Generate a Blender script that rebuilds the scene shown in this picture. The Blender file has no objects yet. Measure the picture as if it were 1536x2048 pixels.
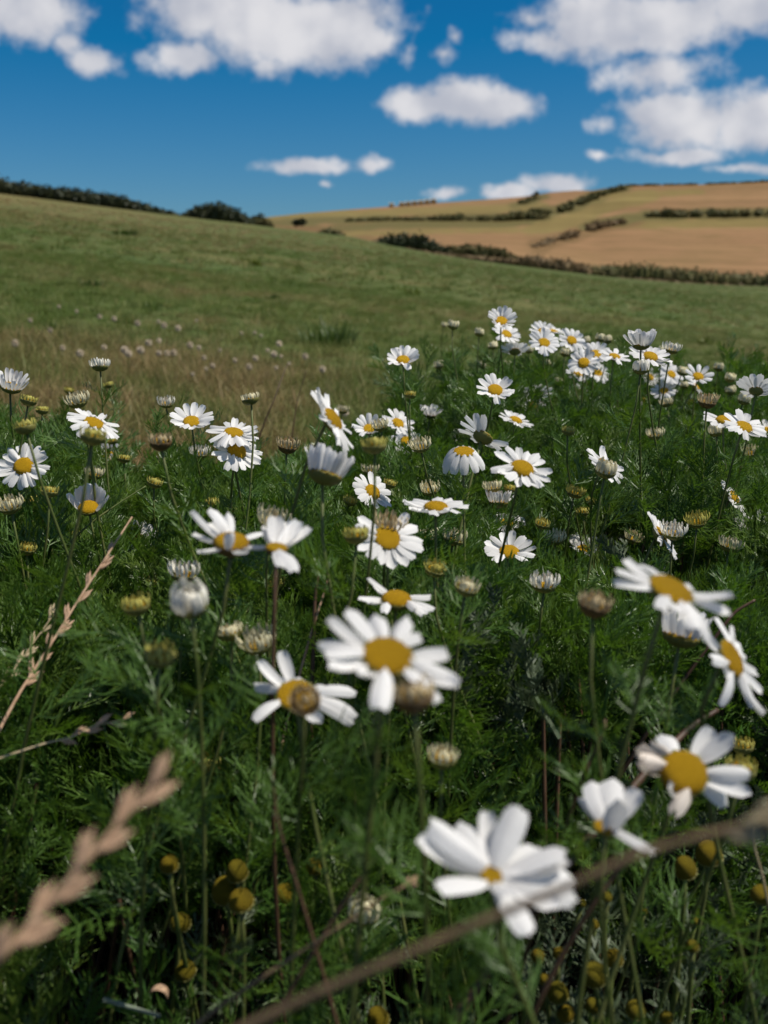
import bpy, math, random
import numpy as np
from mathutils import Vector, Matrix, Euler, noise as mnoise

R = math.radians
random.seed(7)
rng = np.random.default_rng(7)
sc = bpy.context.scene
col = sc.collection

# ------------------------------------------------------------------ camera
FPX = 2000.0                       # focal length in pixels of the 1536 x 2048 photograph
CAMZ = 0.62
PITCH = math.atan((1024 - 560) / FPX)
cd = bpy.data.cameras.new('camera')
cd.sensor_fit = 'HORIZONTAL'
cd.sensor_width = 36.0
cd.lens = FPX / 1536 * 36
cd.clip_start = 0.02
cd.clip_end = 5000
cd.dof.use_dof = True
cd.dof.focus_distance = 0.86
cd.dof.aperture_fstop = 12.0
cam = bpy.data.objects.new('camera', cd)
col.objects.link(cam)
cam.location = (0, 0, CAMZ)
cam.rotation_euler = (math.pi / 2 - PITCH, 0, 0)
sc.camera = cam
CM = Matrix.Translation(cam.location) @ Euler(cam.rotation_euler).to_matrix().to_4x4()
CR = CM.to_3x3()


def at(px, py, d):
    """point of the world seen at a photograph pixel, d metres along the lens axis"""
    return CM @ Vector(((px - 768) / FPX * d, -(py - 1024) / FPX * d, -d))


def ray(px, py):
    return (CR @ Vector(((px - 768) / FPX, -(py - 1024) / FPX, -1))).normalized()


CINV = CM.inverted()


def project(p):
    q = CINV @ Vector(p)
    d = -q.z
    return 768 + q.x / d * FPX, 1024 - q.y / d * FPX, d


# ------------------------------------------------------------------ sky and sun
SUN_DIR = Vector((0.55, -0.08, 0.95)).normalized()      # towards the sun
SUN_EL = math.asin(SUN_DIR.z)
SUN_AZ = math.atan2(SUN_DIR.x, SUN_DIR.y)              # clockwise from +Y

sc.view_settings.view_transform = 'Standard'
sc.view_settings.look = 'None'
sc.view_settings.exposure = 0.0
sc.view_settings.gamma = 1.0
sc.view_settings.use_curve_mapping = False

sun = bpy.data.lights.new('sun', 'SUN')
sun.energy = 4.6
sun.angle = R(0.53)
sun.color = (1.0, 0.945, 0.86)
so = bpy.data.objects.new('sun', sun)
col.objects.link(so)
so.rotation_euler = SUN_DIR.to_track_quat('Z', 'Y').to_euler()

world = bpy.data.worlds.new('World')
sc.world = world
world.use_nodes = True
NT = world.node_tree
NT.nodes.clear()


class NB:
    """small helper to write node trees"""
    def __init__(self, nt):
        self.nt = nt

    def n(self, typ, **kw):
        o = self.nt.nodes.new(typ)
        for k, v in kw.items():
            setattr(o, k, v)
        return o

    def put(self, sock, v):
        if isinstance(v, bpy.types.NodeSocket):
            self.nt.links.new(v, sock)
        elif v is not None:
            sock.default_value = v

    def math(self, op, a, b=None, c=None, clamp=False):
        o = self.n('ShaderNodeMath', operation=op, use_clamp=clamp)
        for i, v in enumerate((a, b, c)):
            self.put(o.inputs[i], v)
        return o.outputs[0]

    def vmath(self, op, a, b=None):
        o = self.n('ShaderNodeVectorMath', operation=op)
        self.put(o.inputs[0], a)
        if b is not None:
            self.put(o.inputs[1], b)
        return o

    def noise(self, vec, scale, detail=4, rough=0.55, dist=0.0):
        o = self.n('ShaderNodeTexNoise')
        self.put(o.inputs['Vector'], vec)
        o.inputs['Scale'].default_value = scale
        o.inputs['Detail'].default_value = detail
        o.inputs['Roughness'].default_value = rough
        o.inputs['Distortion'].default_value = dist
        return o.outputs['Fac']

    def ramp(self, v, lo, hi, a=0.0, b=1.0, smooth=True):
        o = self.n('ShaderNodeMapRange', interpolation_type='SMOOTHSTEP' if smooth else 'LINEAR')
        self.put(o.inputs[0], v)
        for i, x in enumerate((lo, hi, a, b)):
            o.inputs[i + 1].default_value = x
        return o.outputs[0]

    def mix(self, f, a, b, blend='MIX'):
        o = self.n('ShaderNodeMix', data_type='RGBA', blend_type=blend)
        self.put(o.inputs[0], f)
        for s, v in ((o.inputs[6], a), (o.inputs[7], b)):
            if isinstance(v, (tuple, list)):
                v = (*v, 1.0) if len(v) == 3 else v
            self.put(s, v)
        return o.outputs[2]


W = NB(NT)
SKY_STRENGTH = 0.085
sky = W.n('ShaderNodeTexSky', sky_type='NISHITA', sun_disc=False)
sky.sun_elevation = SUN_EL
sky.sun_rotation = SUN_AZ
sky.altitude = 60
sky.air_density = 1.0
sky.dust_density = 0.25
sky.ozone_density = 3.0
# the deep, clear blue of the photograph: the sky's own colours with more contrast in red and green
k_ = 1.0 / SKY_STRENGTH
deep = W.n('ShaderNodeVectorMath', operation='MULTIPLY_ADD')
W.put(deep.inputs[0], sky.outputs[0])
deep.inputs[1].default_value = (1.4 * .40 * .933, 0.93 * .74 * .933, 0.86 * .95)
deep.inputs[2].default_value = (-.088 * k_, -.033 * k_, 0)
skycol = W.vmath('MAXIMUM', deep.outputs[0], (.006 * k_, .06 * k_, .12 * k_)).outputs[0]
tc = W.n('ShaderNodeTexCoord')
dirv = tc.outputs['Generated']
sep = W.n('ShaderNodeSeparateXYZ')
W.put(sep.inputs[0], dirv)
yy = W.math('MAXIMUM', sep.outputs[1], 0.02)
uu = W.math('DIVIDE', sep.outputs[0], yy)
ww = W.math('DIVIDE', sep.outputs[2], yy)
comb = W.n('ShaderNodeCombineXYZ')
W.put(comb.inputs[0], uu)
W.put(comb.inputs[1], ww)
uv = comb.outputs[0]
# ragged edges: the cloud coordinates are shaken by noise
n1 = W.n('ShaderNodeTexNoise')
W.put(n1.inputs['Vector'], uv)
n1.inputs['Scale'].default_value = 17
n1.inputs['Detail'].default_value = 3
n1.inputs['Roughness'].default_value = 0.6
off = W.vmath('SUBTRACT', n1.outputs['Color'], (0.5, 0.5, 0.5)).outputs[0]
offs = W.vmath('MULTIPLY', off, (0.040, 0.022, 0.0)).outputs[0]
uvd = W.vmath('ADD', uv, offs).outputs[0]
CLOUDS = [  # each cumulus is a family of puffs: photograph position, half sizes, thickness
    (60, 25, 120, 60, 1), (-40, 10, 90, 70, 1), (132, 84, 34, 32, .75), (185, 117, 62, 32, .9),
    (400, 15, 130, 72, 1.1), (520, 48, 160, 84, 1.2), (640, 52, 180, 84, 1.2), (735, 84, 72, 36, 1), (368, 116, 76, 42, .95),
    (540, 122, 40, 22, .6), (886, 108, 32, 20, .6), (910, 70, 16, 13, .4), (815, 108, 15, 28, .35),
    (840, 206, 92, 40, 1.05), (925, 198, 130, 44, 1.15), (1005, 212, 84, 38, 1.05),
    (620, 333, 95, 21, .95), (745, 328, 44, 17, .8), (642, 370, 21, 11, .55),
    (1115, 370, 78, 24, 1), (1030, 384, 74, 19, .95), (890, 386, 50, 16, .7),
    (1085, 80, 80, 36, .9), (1205, 48, 150, 76, 1.05), (1335, 40, 175, 76, 1.1), (1490, 15, 130, 56, 1.05), (1600, 0, 130, 60, 1),
    (1240, 90, 80, 30, .9), (1330, 145, 130, 46, .72),
    (1370, 240, 165, 66, 1.05), (1515, 235, 130, 66, 1.1), (1660, 245, 130, 70, 1), (1290, 225, 66, 40, .95), (1355, 306, 120, 20, .85), (1205, 256, 32, 22, .55),
    (1500, 335, 85, 12, .6), (1200, 312, 28, 10, .45), (1060, 35, 40, 26, .5),
]
acc = None
for (px, py, rx, ry, th) in CLOUDS:
    v = ray(px, py)
    u0, w0, ru, rw = v.x / v.y, v.z / v.y, rx / FPX, ry / FPX
    ma = W.n('ShaderNodeVectorMath', operation='MULTIPLY_ADD')
    W.put(ma.inputs[0], uvd)
    ma.inputs[1].default_value = (1 / ru, 1 / rw, 0)
    ma.inputs[2].default_value = (-u0 / ru, -w0 / rw, 0)
    ln = W.vmath('LENGTH', ma.outputs[0]).outputs['Value']
    f = W.math('MULTIPLY_ADD', ln, -th, th)
    acc = f if acc is None else W.math('SMOOTH_MAX', acc, f, 0.12)
fbm = W.noise(uv, 18, 4, 0.48)
dens = W.math('ADD', acc, W.math('MULTIPLY', W.math('SUBTRACT', fbm, 0.5), 0.95))
dens = W.math('ADD', dens, W.math('MULTIPLY', W.math('SUBTRACT', W.noise(uv, 58, 3, 0.55), 0.5), 0.75))
front = W.ramp(sep.outputs[1], 0.55, 0.70)
alpha_v = W.math('MULTIPLY', W.ramp(dens, -0.10, 0.62), front)
# the rest of the sky carries the same kind of scattered cumulus
zz = W.math('ADD', W.math('MAXIMUM', sep.outputs[2], 0.0), 0.12)
c2 = W.n('ShaderNodeCombineXYZ')
W.put(c2.inputs[0], W.math('DIVIDE', sep.outputs[0], zz))
W.put(c2.inputs[1], W.math('DIVIDE', sep.outputs[1], zz))
fb2 = W.noise(c2.outputs[0], 1.7, 4, 0.6)
alpha_o = W.math('MULTIPLY', W.ramp(fb2, 0.50, 0.62), W.math('SUBTRACT', 1.0, front))
alpha_o = W.math('MULTIPLY', alpha_o, W.ramp(sep.outputs[2], 0.0, 0.05))
alpha = W.math('MAXIMUM', alpha_v, alpha_o)
# light and shade put into cloud colour: noise compared with itself towards the sun
uvs = W.vmath('ADD', uv, (0.012, 0.014, 0.0)).outputs[0]
fbs = W.noise(uvs, 18, 2, 0.48)
relief = W.math('SUBTRACT', fbm, fbs)
soft = W.noise(uv, 11, 2, 0.45)
lit = W.math('ADD', W.math('MULTIPLY', relief, 0.9), W.math('MULTIPLY', soft, 1.0))
cloudcol = W.mix(W.ramp(lit, 0.22, 0.78), (0.49, 0.51, 0.58), (0.77, 0.76, 0.78))
cl = W.vmath('SCALE', cloudcol)
cl.inputs[3].default_value = 1.0 / SKY_STRENGTH
final = W.mix(W.math('MULTIPLY', alpha, 0.95), skycol, cl.outputs[0])
bg = W.n('ShaderNodeBackground')
W.put(bg.inputs[0], final)
bg.inputs[1].default_value = SKY_STRENGTH
wo = W.n('ShaderNodeOutputWorld')
world.cycles.sampling_method = 'MANUAL'
world.cycles.sample_map_resolution = 512
NT.links.new(bg.outputs[0], wo.inputs[0])

sc.render.engine = 'CYCLES'
sc.cycles.max_bounces = 6
sc.cycles.diffuse_bounces = 3
sc.cycles.glossy_bounces = 2
sc.cycles.transmission_bounces = 4
sc.cycles.use_denoising = True
try:
    sc.cycles.denoiser = 'OPENIMAGEDENOISE'
except Exception:
    pass


# ------------------------------------------------------------------ helpers
def tag(o, label, cat=None, group=None, kind=None):
    if label:
        o['label'] = label
    if cat:
        o['category'] = cat
    if group:
        o['group'] = group
    if kind:
        o['kind'] = kind
    return o


def link(name, data, mats=None, parent=None, loc=None):
    o = bpy.data.objects.new(name, data)
    col.objects.link(o)
    if mats is not None and len(data.materials) == 0:
        for m in (mats if isinstance(mats, (list, tuple)) else [mats]):
            data.materials.append(m)
    if parent is not None:
        o.parent = parent
    if loc is not None:
        o.location = loc
    return o


def empty(name, loc, label, cat, group=None):
    o = bpy.data.objects.new(name, None)
    o.empty_display_size = 0.02
    col.objects.link(o)
    o.location = loc
    tag(o, label, cat, group)
    return o


def mesh(name, V, F, smooth=True, mats=None):
    m = bpy.data.meshes.new(name)
    m.from_pydata([tuple(v) for v in V], [], [tuple(f) for f in F])
    if smooth:
        m.polygons.foreach_set('use_smooth', [True] * len(m.polygons))
    if mats:
        for x in (mats if isinstance(mats, (list, tuple)) else [mats]):
            m.materials.append(x)
    m.update()
    return m


def frame(n, hint=None):
    """orthonormal matrix with Z along n"""
    n = Vector(n).normalized()
    h = Vector(hint) if hint is not None else Vector((0, 0, 1))
    if abs(n.dot(h.normalized())) > 0.97:
        h = Vector((1, 0, 0)) if abs(n.x) < 0.9 else Vector((0, 1, 0))
    x = h.cross(n).normalized()
    y = n.cross(x)
    return Matrix((x, y, n)).transposed()


def tube_geo(pts, radii, sides=6, V=None, F=None, cap=True):
    V = [] if V is None else V
    F = [] if F is None else F
    b = len(V)
    pts = [Vector(p) for p in pts]
    x = None
    for i, p in enumerate(pts):
        t = (pts[min(i + 1, len(pts) - 1)] - pts[max(i - 1, 0)]).normalized()
        if x is None:
            x = frame(t).col[0].copy()
        x = (x - t * x.dot(t)).normalized()
        y = t.cross(x)
        r = radii[i] if isinstance(radii, (list, tuple)) else radii
        for k in range(sides):
            a = 2 * math.pi * k / sides
            V.append(p + x * (math.cos(a) * r) + y * (math.sin(a) * r))
    for i in range(len(pts) - 1):
        for k in range(sides):
            a, c = b + i * sides + k, b + i * sides + (k + 1) % sides
            F.append((a, c, c + sides, a + sides))
    if cap:
        F.append(tuple(b + (len(pts) - 1) * sides + k for k in range(sides)))
        F.append(tuple(b + k for k in reversed(range(sides))))
    return V, F


def bezier(p0, p1, p2, p3, n):
    out = []
    for i in range(n + 1):
        t = i / n
        s = 1 - t
        out.append(p0 * s ** 3 + p1 * 3 * s * s * t + p2 * 3 * s * t * t + p3 * t ** 3)
    return out


def catmull(P, n=6):
    P = [Vector(p) for p in P]
    Q = [P[0] * 2 - P[1]] + P + [P[-1] * 2 - P[-2]]
    out = []
    for i in range(1, len(Q) - 2):
        a, b, c, d = Q[i - 1], Q[i], Q[i + 1], Q[i + 2]
        for k in range(n):
            t = k / n
            out.append(0.5 * ((2 * b) + (c - a) * t + (2 * a - 5 * b + 4 * c - d) * t * t + (3 * b - a - 3 * c + d) * t ** 3))
    out.append(P[-1])
    return out


def interp(x, pts):
    return float(np.interp(x, [p[0] for p in pts], [p[1] for p in pts]))


def sstep(a, b, x):
    t = min(1, max(0, (x - a) / (b - a)))
    return t * t * (3 - 2 * t)


# ------------------------------------------------------------------ materials
def material(name):
    m = bpy.data.materials.new(name)
    m.use_nodes = True
    m.node_tree.nodes.clear()
    b = NB(m.node_tree)
    out = b.n('ShaderNodeOutputMaterial')
    return m, b, out


def plant_mat(name, c1, c2, rough=0.5, transl=0.25, scale=120.0, spec=0.4, tcol=None, tint=None, bump=0.0, c3=None):
    """leaf / petal / stem material: two tones from noise, some light passing through"""
    m, b, out = material(name)
    g = b.n('ShaderNodeTexCoord')
    f = b.ramp(b.noise(g.outputs['Object'], scale, 3, 0.6), 0.32, 0.68)
    c = b.mix(f, c1, c2)
    if tint:
        a = b.n('ShaderNodeAttribute', attribute_name=tint, attribute_type='INSTANCER')
        c = b.mix(a.outputs['Fac'], c, c3)
    else:
        oi = b.n('ShaderNodeObjectInfo')
        hv = b.n('ShaderNodeHueSaturation')
        hv.inputs['Hue'].default_value = 0.5
        b.put(hv.inputs['Value'], b.ramp(oi.outputs['Random'], 0, 1, 0.82, 1.12, smooth=False))
        b.put(hv.inputs['Color'], c)
        c = hv.outputs[0]
    p = b.n('ShaderNodeBsdfPrincipled')
    b.put(p.inputs['Base Color'], c)
    p.inputs['Roughness'].default_value = rough
    p.inputs['Specular IOR Level'].default_value = spec
    if bump:
        bp = b.n('ShaderNodeBump')
        bp.inputs['Strength'].default_value = bump
        bp.inputs['Distance'].default_value = 0.001
        b.put(bp.inputs['Height'], b.noise(g.outputs['Object'], scale * 6, 2, 0.5))
        b.put(p.inputs['Normal'], bp.outputs[0])
    sh = p.outputs[0]
    if transl > 0:
        t = b.n('ShaderNodeBsdfTranslucent')
        b.put(t.inputs[0], c if tcol is None else (*tcol, 1))
        mx = b.n('ShaderNodeMixShader')
        mx.inputs[0].default_value = transl
        b.nt.links.new(sh, mx.inputs[1])
        b.nt.links.new(t.outputs[0], mx.inputs[2])
        sh = mx.outputs[0]
    b.nt.links.new(sh, out.inputs[0])
    return m


M = {}
M['petal'] = plant_mat('petal_white', (0.84, 0.82, 0.79), (0.88, 0.865, 0.83), 0.55, 0.32, 300, 0.25)
M['petal_worn'] = plant_mat('petal_withered', (0.74, 0.62, 0.50), (0.80, 0.76, 0.70), 0.6, 0.25, 260, 0.2)
M['ray_cream'] = plant_mat('ray_cream', (0.70, 0.63, 0.36), (0.78, 0.73, 0.52), 0.6, 0.25, 300, 0.2)
M['ray_white'] = plant_mat('ray_white', (0.80, 0.76, 0.62), (0.86, 0.83, 0.74), 0.6, 0.25, 300, 0.2)
M['ray_tan'] = plant_mat('ray_tan', (0.50, 0.38, 0.20), (0.60, 0.50, 0.30), 0.6, 0.2, 300, 0.2)
M['ray_yellow'] = plant_mat('ray_yellow', (0.45, 0.40, 0.06), (0.56, 0.52, 0.16), 0.6, 0.2, 300, 0.2)
M['sepal'] = plant_mat('bract_green', (0.17, 0.19, 0.035), (0.28, 0.24, 0.08), 0.55, 0.15, 420, 0.3)
M['sepal_brown'] = plant_mat('bract_brown', (0.10, 0.055, 0.02), (0.20, 0.13, 0.05), 0.55, 0.1, 420, 0.3)
M['stem'] = plant_mat('stem_green', (0.085, 0.115, 0.024), (0.120, 0.130, 0.038), 0.5, 0.0, 60, 0.35)
M['stem_red'] = plant_mat('stem_brown', (0.065, 0.035, 0.018), (0.11, 0.06, 0.035), 0.5, 0.0, 60, 0.35)
M['leaf'] = plant_mat('leaf_green', (0.058, 0.125, 0.018), (0.090, 0.165, 0.028), 0.42, 0.32, 90, 0.45, tcol=(0.15, 0.26, 0.02))
M['leafmass'] = plant_mat('leaf_green_mass', (0.050, 0.122, 0.018), (0.085, 0.165, 0.028), 0.40, 0.32, 60, 0.55,
                          tint='tint', c3=(0.16, 0.205, 0.030), tcol=(0.13, 0.26, 0.016))
M['leafgrey'] = plant_mat('leaf_greygreen', (0.060, 0.095, 0.045), (0.110, 0.140, 0.070), 0.5, 0.2, 90, 0.4)
M['straw'] = plant_mat('straw_pink', (0.50, 0.31, 0.19), (0.64, 0.44, 0.28), 0.55, 0.2, 180, 0.3)
M['straw_dark'] = plant_mat('straw_brown', (0.13, 0.085, 0.045), (0.24, 0.16, 0.08), 0.5, 0.0, 120, 0.35)
M['straw_pale'] = plant_mat('straw_pale', (0.46, 0.36, 0.20), (0.58, 0.47, 0.28), 0.5, 0.15, 120, 0.35)
M['clover'] = plant_mat('clover_dry', (0.55, 0.43, 0.30), (0.72, 0.64, 0.50), 0.7, 0.1, 350, 0.2)
M['blade'] = plant_mat('grass_blade', (0.100, 0.165, 0.028), (0.150, 0.205, 0.044), 0.5, 0.30, 9, 0.25,
                       tint='tint', c3=(0.42, 0.275, 0.14))
M['weed'] = plant_mat('weed_leaf', (0.050, 0.100, 0.014), (0.085, 0.140, 0.020), 0.45, 0.25, 20, 0.4)
M['weed_yellow'] = plant_mat('weed_leaf_yellow', (0.11, 0.15, 0.015), (0.18, 0.20, 0.025), 0.45, 0.25, 20, 0.4)
M['bush'] = plant_mat('hedge_leaf', (0.030, 0.042, 0.014), (0.060, 0.066, 0.024), 0.55, 0.1, 0.9, 0.3)
M['bush_brown'] = plant_mat('scrub_leaf', (0.14, 0.100, 0.048), (0.24, 0.165, 0.080), 0.6, 0.1, 0.8, 0.2)
M['bush_olive'] = plant_mat('hedge_leaf_olive', (0.085, 0.090, 0.028), (0.150, 0.125, 0.045), 0.6, 0.1, 0.7, 0.2)
M['bark'] = plant_mat('hedge_wood', (0.05, 0.035, 0.022), (0.09, 0.065, 0.04), 0.8, 0.0, 8, 0.2)
M['bale'] = plant_mat('hay_bale', (0.22, 0.15, 0.07), (0.34, 0.24, 0.11), 0.9, 0.0, 5, 0.1, bump=0.6)
M['bale_lit'] = plant_mat('bale_lit_wrap', (0.55, 0.50, 0.38), (0.66, 0.62, 0.50), 0.6, 0.0, 3, 0.3)  # pale tone standing for sunlit bale tops

# the yellow centre of a daisy: hundreds of tiny florets as relief
m, b, out = material('disc_yellow')
g = b.n('ShaderNodeTexCoord')
vor = b.n('ShaderNodeTexVoronoi')
b.put(vor.inputs['Vector'], g.outputs['Object'])
vor.inputs['Scale'].default_value = 1300
oi = b.n('ShaderNodeObjectInfo')
big = b.ramp(b.noise(g.outputs['Object'], 220, 3), 0.35, 0.65)
c = b.mix(big, (0.60, 0.33, 0.008), (0.74, 0.46, 0.012))
c = b.mix(b.ramp(oi.outputs['Random'], 0, 1, 0, .55), c, (0.66, 0.36, 0.006))
c = b.mix(b.ramp(vor.outputs['Distance'], 0.35, 0.75), c, (0.40, 0.21, 0.006))
p = b.n('ShaderNodeBsdfPrincipled')
b.put(p.inputs['Base Color'], c)
p.inputs['Roughness'].default_value = 0.75
p.inputs['Specular IOR Level'].default_value = 0.15
bp = b.n('ShaderNodeBump')
bp.inputs['Strength'].default_value = 0.9
bp.inputs['Distance'].default_value = 0.0006
b.put(bp.inputs['Height'], b.math('SUBTRACT', 1.0, vor.outputs['Distance']))
b.put(p.inputs['Normal'], bp.outputs[0])
b.nt.links.new(p.outputs[0], out.inputs[0])
M['disc'] = m

# pineapple-weed cones: greenish yellow, same relief
m, b, out = material('cone_yellowgreen')
g = b.n('ShaderNodeTexCoord')
vor = b.n('ShaderNodeTexVoronoi')
b.put(vor.inputs['Vector'], g.outputs['Object'])
vor.inputs['Scale'].default_value = 1500
oi = b.n('ShaderNodeObjectInfo')
c = b.mix(b.ramp(oi.outputs['Random'], 0.15, 0.95), (0.30, 0.25, 0.014), (0.52, 0.31, 0.010))
c = b.mix(b.ramp(b.noise(g.outputs['Object'], 160, 3), 0.3, 0.7), c, (0.24, 0.22, 0.018))
c = b.mix(b.ramp(vor.outputs['Distance'], 0.3, 0.8), c, (0.16, 0.12, 0.01))
p = b.n('ShaderNodeBsdfPrincipled')
b.put(p.inputs['Base Color'], c)
p.inputs['Roughness'].default_value = 0.8
p.inputs['Specular IOR Level'].default_value = 0.15
bp = b.n('ShaderNodeBump')
bp.inputs['Strength'].default_value = 1.0
bp.inputs['Distance'].default_value = 0.0008
b.put(bp.inputs['Height'], b.math('SUBTRACT', 1.0, vor.outputs['Distance']))
b.put(p.inputs['Normal'], bp.outputs[0])
b.nt.links.new(p.outputs[0], out.inputs[0])
M['cone'] = m

# meadow turf: green with bleached patches, dry strip beside the flower bed, bare soil beneath it
m, b, out = material('meadow_turf')
g = b.n('ShaderNodeTexCoord')
P_ = g.outputs['Object']
sp = b.n('ShaderNodeSeparateXYZ')
b.put(sp.inputs[0], P_)
mpn = b.n('ShaderNodeMapping')
b.put(mpn.inputs[0], P_)
mpn.inputs[3].default_value = (0.35, 1.0, 1.0)
big = b.ramp(b.noise(P_, 0.10, 3, 0.55), 0.35, 0.65)
mid = b.ramp(b.noise(mpn.outputs[0], 0.7, 5, 0.62), 0.44, 0.72)
fine = b.noise(P_, 9, 5, 0.7)
fine2 = b.ramp(b.noise(P_, 40, 3, 0.7), 0.25, 0.75)
c = b.mix(big, (0.055, 0.088, 0.022), (0.078, 0.108, 0.027))
c = b.mix(b.ramp(fine, 0.38, 0.68), c, (0.110, 0.130, 0.040))
far = b.ramp(sp.outputs[1], 9, 42)
hx = b.ramp(b.math('ADD', sp.outputs[0], b.math('MULTIPLY', sp.outputs[1], 0.10)), 4.0, -18.0)
dryf = b.math('MULTIPLY', mid, b.math('ADD', 0.42, b.math('MULTIPLY', far, b.math('MULTIPLY', hx, 0.42))))
dryf = b.math('ADD', dryf, b.math('MULTIPLY', far, b.math('MULTIPLY', hx, 0.42)))
c = b.mix(dryf, c, (0.245, 0.175, 0.075))
c = b.mix(b.math('MULTIPLY', fine2, 0.35), c, (0.045, 0.065, 0.016))
clump = b.ramp(b.noise(P_, 1.6, 4, 0.7, 0.6), 0.52, 0.68)
c = b.mix(b.math('MULTIPLY', clump, 0.55), c, (0.040, 0.072, 0.014))
light_ = b.ramp(b.noise(mpn.outputs[0], 2.3, 4, 0.7), 0.56, 0.72)
c = b.mix(b.math('MULTIPLY', light_, 0.45), c, (0.20, 0.175, 0.07))
soil = b.ramp(sp.outputs[1], 2.6, 1.9)
c = b.mix(soil, c, (0.035, 0.026, 0.016))
p = b.n('ShaderNodeBsdfPrincipled')
b.put(p.inputs['Base Color'], c)
p.inputs['Roughness'].default_value = 0.9
p.inputs['Specular IOR Level'].default_value = 0.1
bp = b.n('ShaderNodeBump')
bp.inputs['Strength'].default_value = 0.7
bp.inputs['Distance'].default_value = 0.05
b.put(bp.inputs['Height'], fine)
b.put(p.inputs['Normal'], bp.outputs[0])
b.nt.links.new(p.outputs[0], out.inputs[0])
M['turf'] = m

# far hillside: the kinds of field come from a mesh attribute, the stubble rows from stretched noise
m, b, out = material('hillside_fields')
g = b.n('ShaderNodeTexCoord')
a = b.n('ShaderNodeAttribute', attribute_name='field_colour')
mpn = b.n('ShaderNodeMapping')
b.put(mpn.inputs[0], g.outputs['Object'])
mpn.inputs[2].default_value = (0, 0, R(28))
mpn.inputs[3].default_value = (0.006, 0.16, 0.02)
rows = b.ramp(b.noise(mpn.outputs[0], 1.0, 4, 0.6), 0.35, 0.68)
mot = b.noise(g.outputs['Object'], 0.09, 6, 0.7)
c = b.mix(b.math('MULTIPLY', rows, 0.9), a.outputs['Color'], (1.40, 1.42, 1.45), 'MULTIPLY')
c = b.mix(b.ramp(mot, 0.40, 0.72, 0.0, 0.55), c, (0.16, 0.110, 0.042))
p = b.n('ShaderNodeBsdfPrincipled')
b.put(p.inputs['Base Color'], c)
p.inputs['Roughness'].default_value = 0.95
p.inputs['Specular IOR Level'].default_value = 0.05
b.nt.links.new(p.outputs[0], out.inputs[0])
M['fields'] = m


# ------------------------------------------------------------------ terrain
EDGE_Y = 86.0                       # where the meadow ends (hedge and scrub line)
_l, _r = at(0, 389, 1), at(1536, 573, 1)
_dl, _dr = _l - cam.location, _r - cam.location
_zl = CAMZ + _dl.z / _dl.y * EDGE_Y
_zr = CAMZ + _dr.z / _dr.y * EDGE_Y
_xl, _xr = _dl.x / _dl.y * EDGE_Y, _dr.x / _dr.y * EDGE_Y
SLX = (_zr - _zl) / (_xr - _xl)
SLY = (_zl - SLX * _xl) / EDGE_Y


def gz(x, y):
    """height of the meadow"""
    z = SLX * x + SLY * y
    far = sstep(15, 60, y)
    if far > 0:
        u = x / max(y, 1)
        z -= far * y * 0.010 * max(0, 1 - ((u - 0.17) / 0.20) ** 2)
        z += far * 0.25 * mnoise.noise(Vector((x * 0.05, y * 0.05, 0)))
    if y > EDGE_Y + 6:
        z -= (y - EDGE_Y - 6) * 0.18
    if y > 2.2:
        z += 0.035 * sstep(2.2, 4, y) * mnoise.noise(Vector((x * 1.1, y * 1.1, 3)))
    return z


ys = [-14, -8, -4, -2, -1] + list(np.linspace(-0.5, 6, 66)) + list(np.geomspace(6.15, EDGE_Y + 24, 120))
V, F = [], []
NX = 121
for y in ys:
    hw = 12 + max(0, y) * 1.1
    for i in range(NX):
        s = (i / (NX - 1) * 2 - 1)
        x = hw * (0.35 * s + 0.65 * s ** 3)
        V.append((x, y, gz(x, y)))
for j in range(len(ys) - 1):
    for i in range(NX - 1):
        a0 = j * NX + i
        F.append((a0, a0 + 1, a0 + 1 + NX, a0 + NX))
field = link('meadow', mesh('meadow', V, F), M['turf'])
tag(field, 'sloping green meadow with bleached dry patches', kind='structure')

# lowland far below, to the horizon
V, F = [(0, 0, -45)], []
for k in range(48):
    a0 = 2 * math.pi * k / 48
    V.append((3800 * math.cos(a0), 3800 * math.sin(a0), -45))
for k in range(48):
    F.append((0, 1 + k, 1 + (k + 1) % 48))
tag(link('lowland', mesh('lowland', V, F, False), M['turf']), 'distant lowland below the hills', kind='structure')

HILL_TOP = [(-300, 560), (300, 475), (450, 447), (520, 436), (600, 427), (700, 419), (780, 413), (870, 406), (1000, 397), (1050, 393), (1100, 385), (1150, 381),
            (1185, 381), (1215, 376), (1250, 372), (1330, 370), (1400, 369), (1536, 363), (1900, 345), (2300, 360)]
HILL_BASE = [(-300, 600), (300, 520), (700, 510), (1000, 545), (1200, 585), (1536, 605), (1900, 640), (2300, 640)]


def hill_d(px, py):
    v = (interp(px, HILL_BASE) - py) / (interp(px, HILL_BASE) - interp(px, HILL_TOP))
    return 135 * (430 / 135) ** min(1.02, max(0, v))


TAN, TAN2 = (0.240, 0.134, 0.066), (0.215, 0.132, 0.060)
OLIVE, GREENY = (0.115, 0.098, 0.036), (0.185, 0.140, 0.050)
DARK, BROWN = (0.055, 0.055, 0.022), (0.165, 0.10, 0.045)
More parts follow.
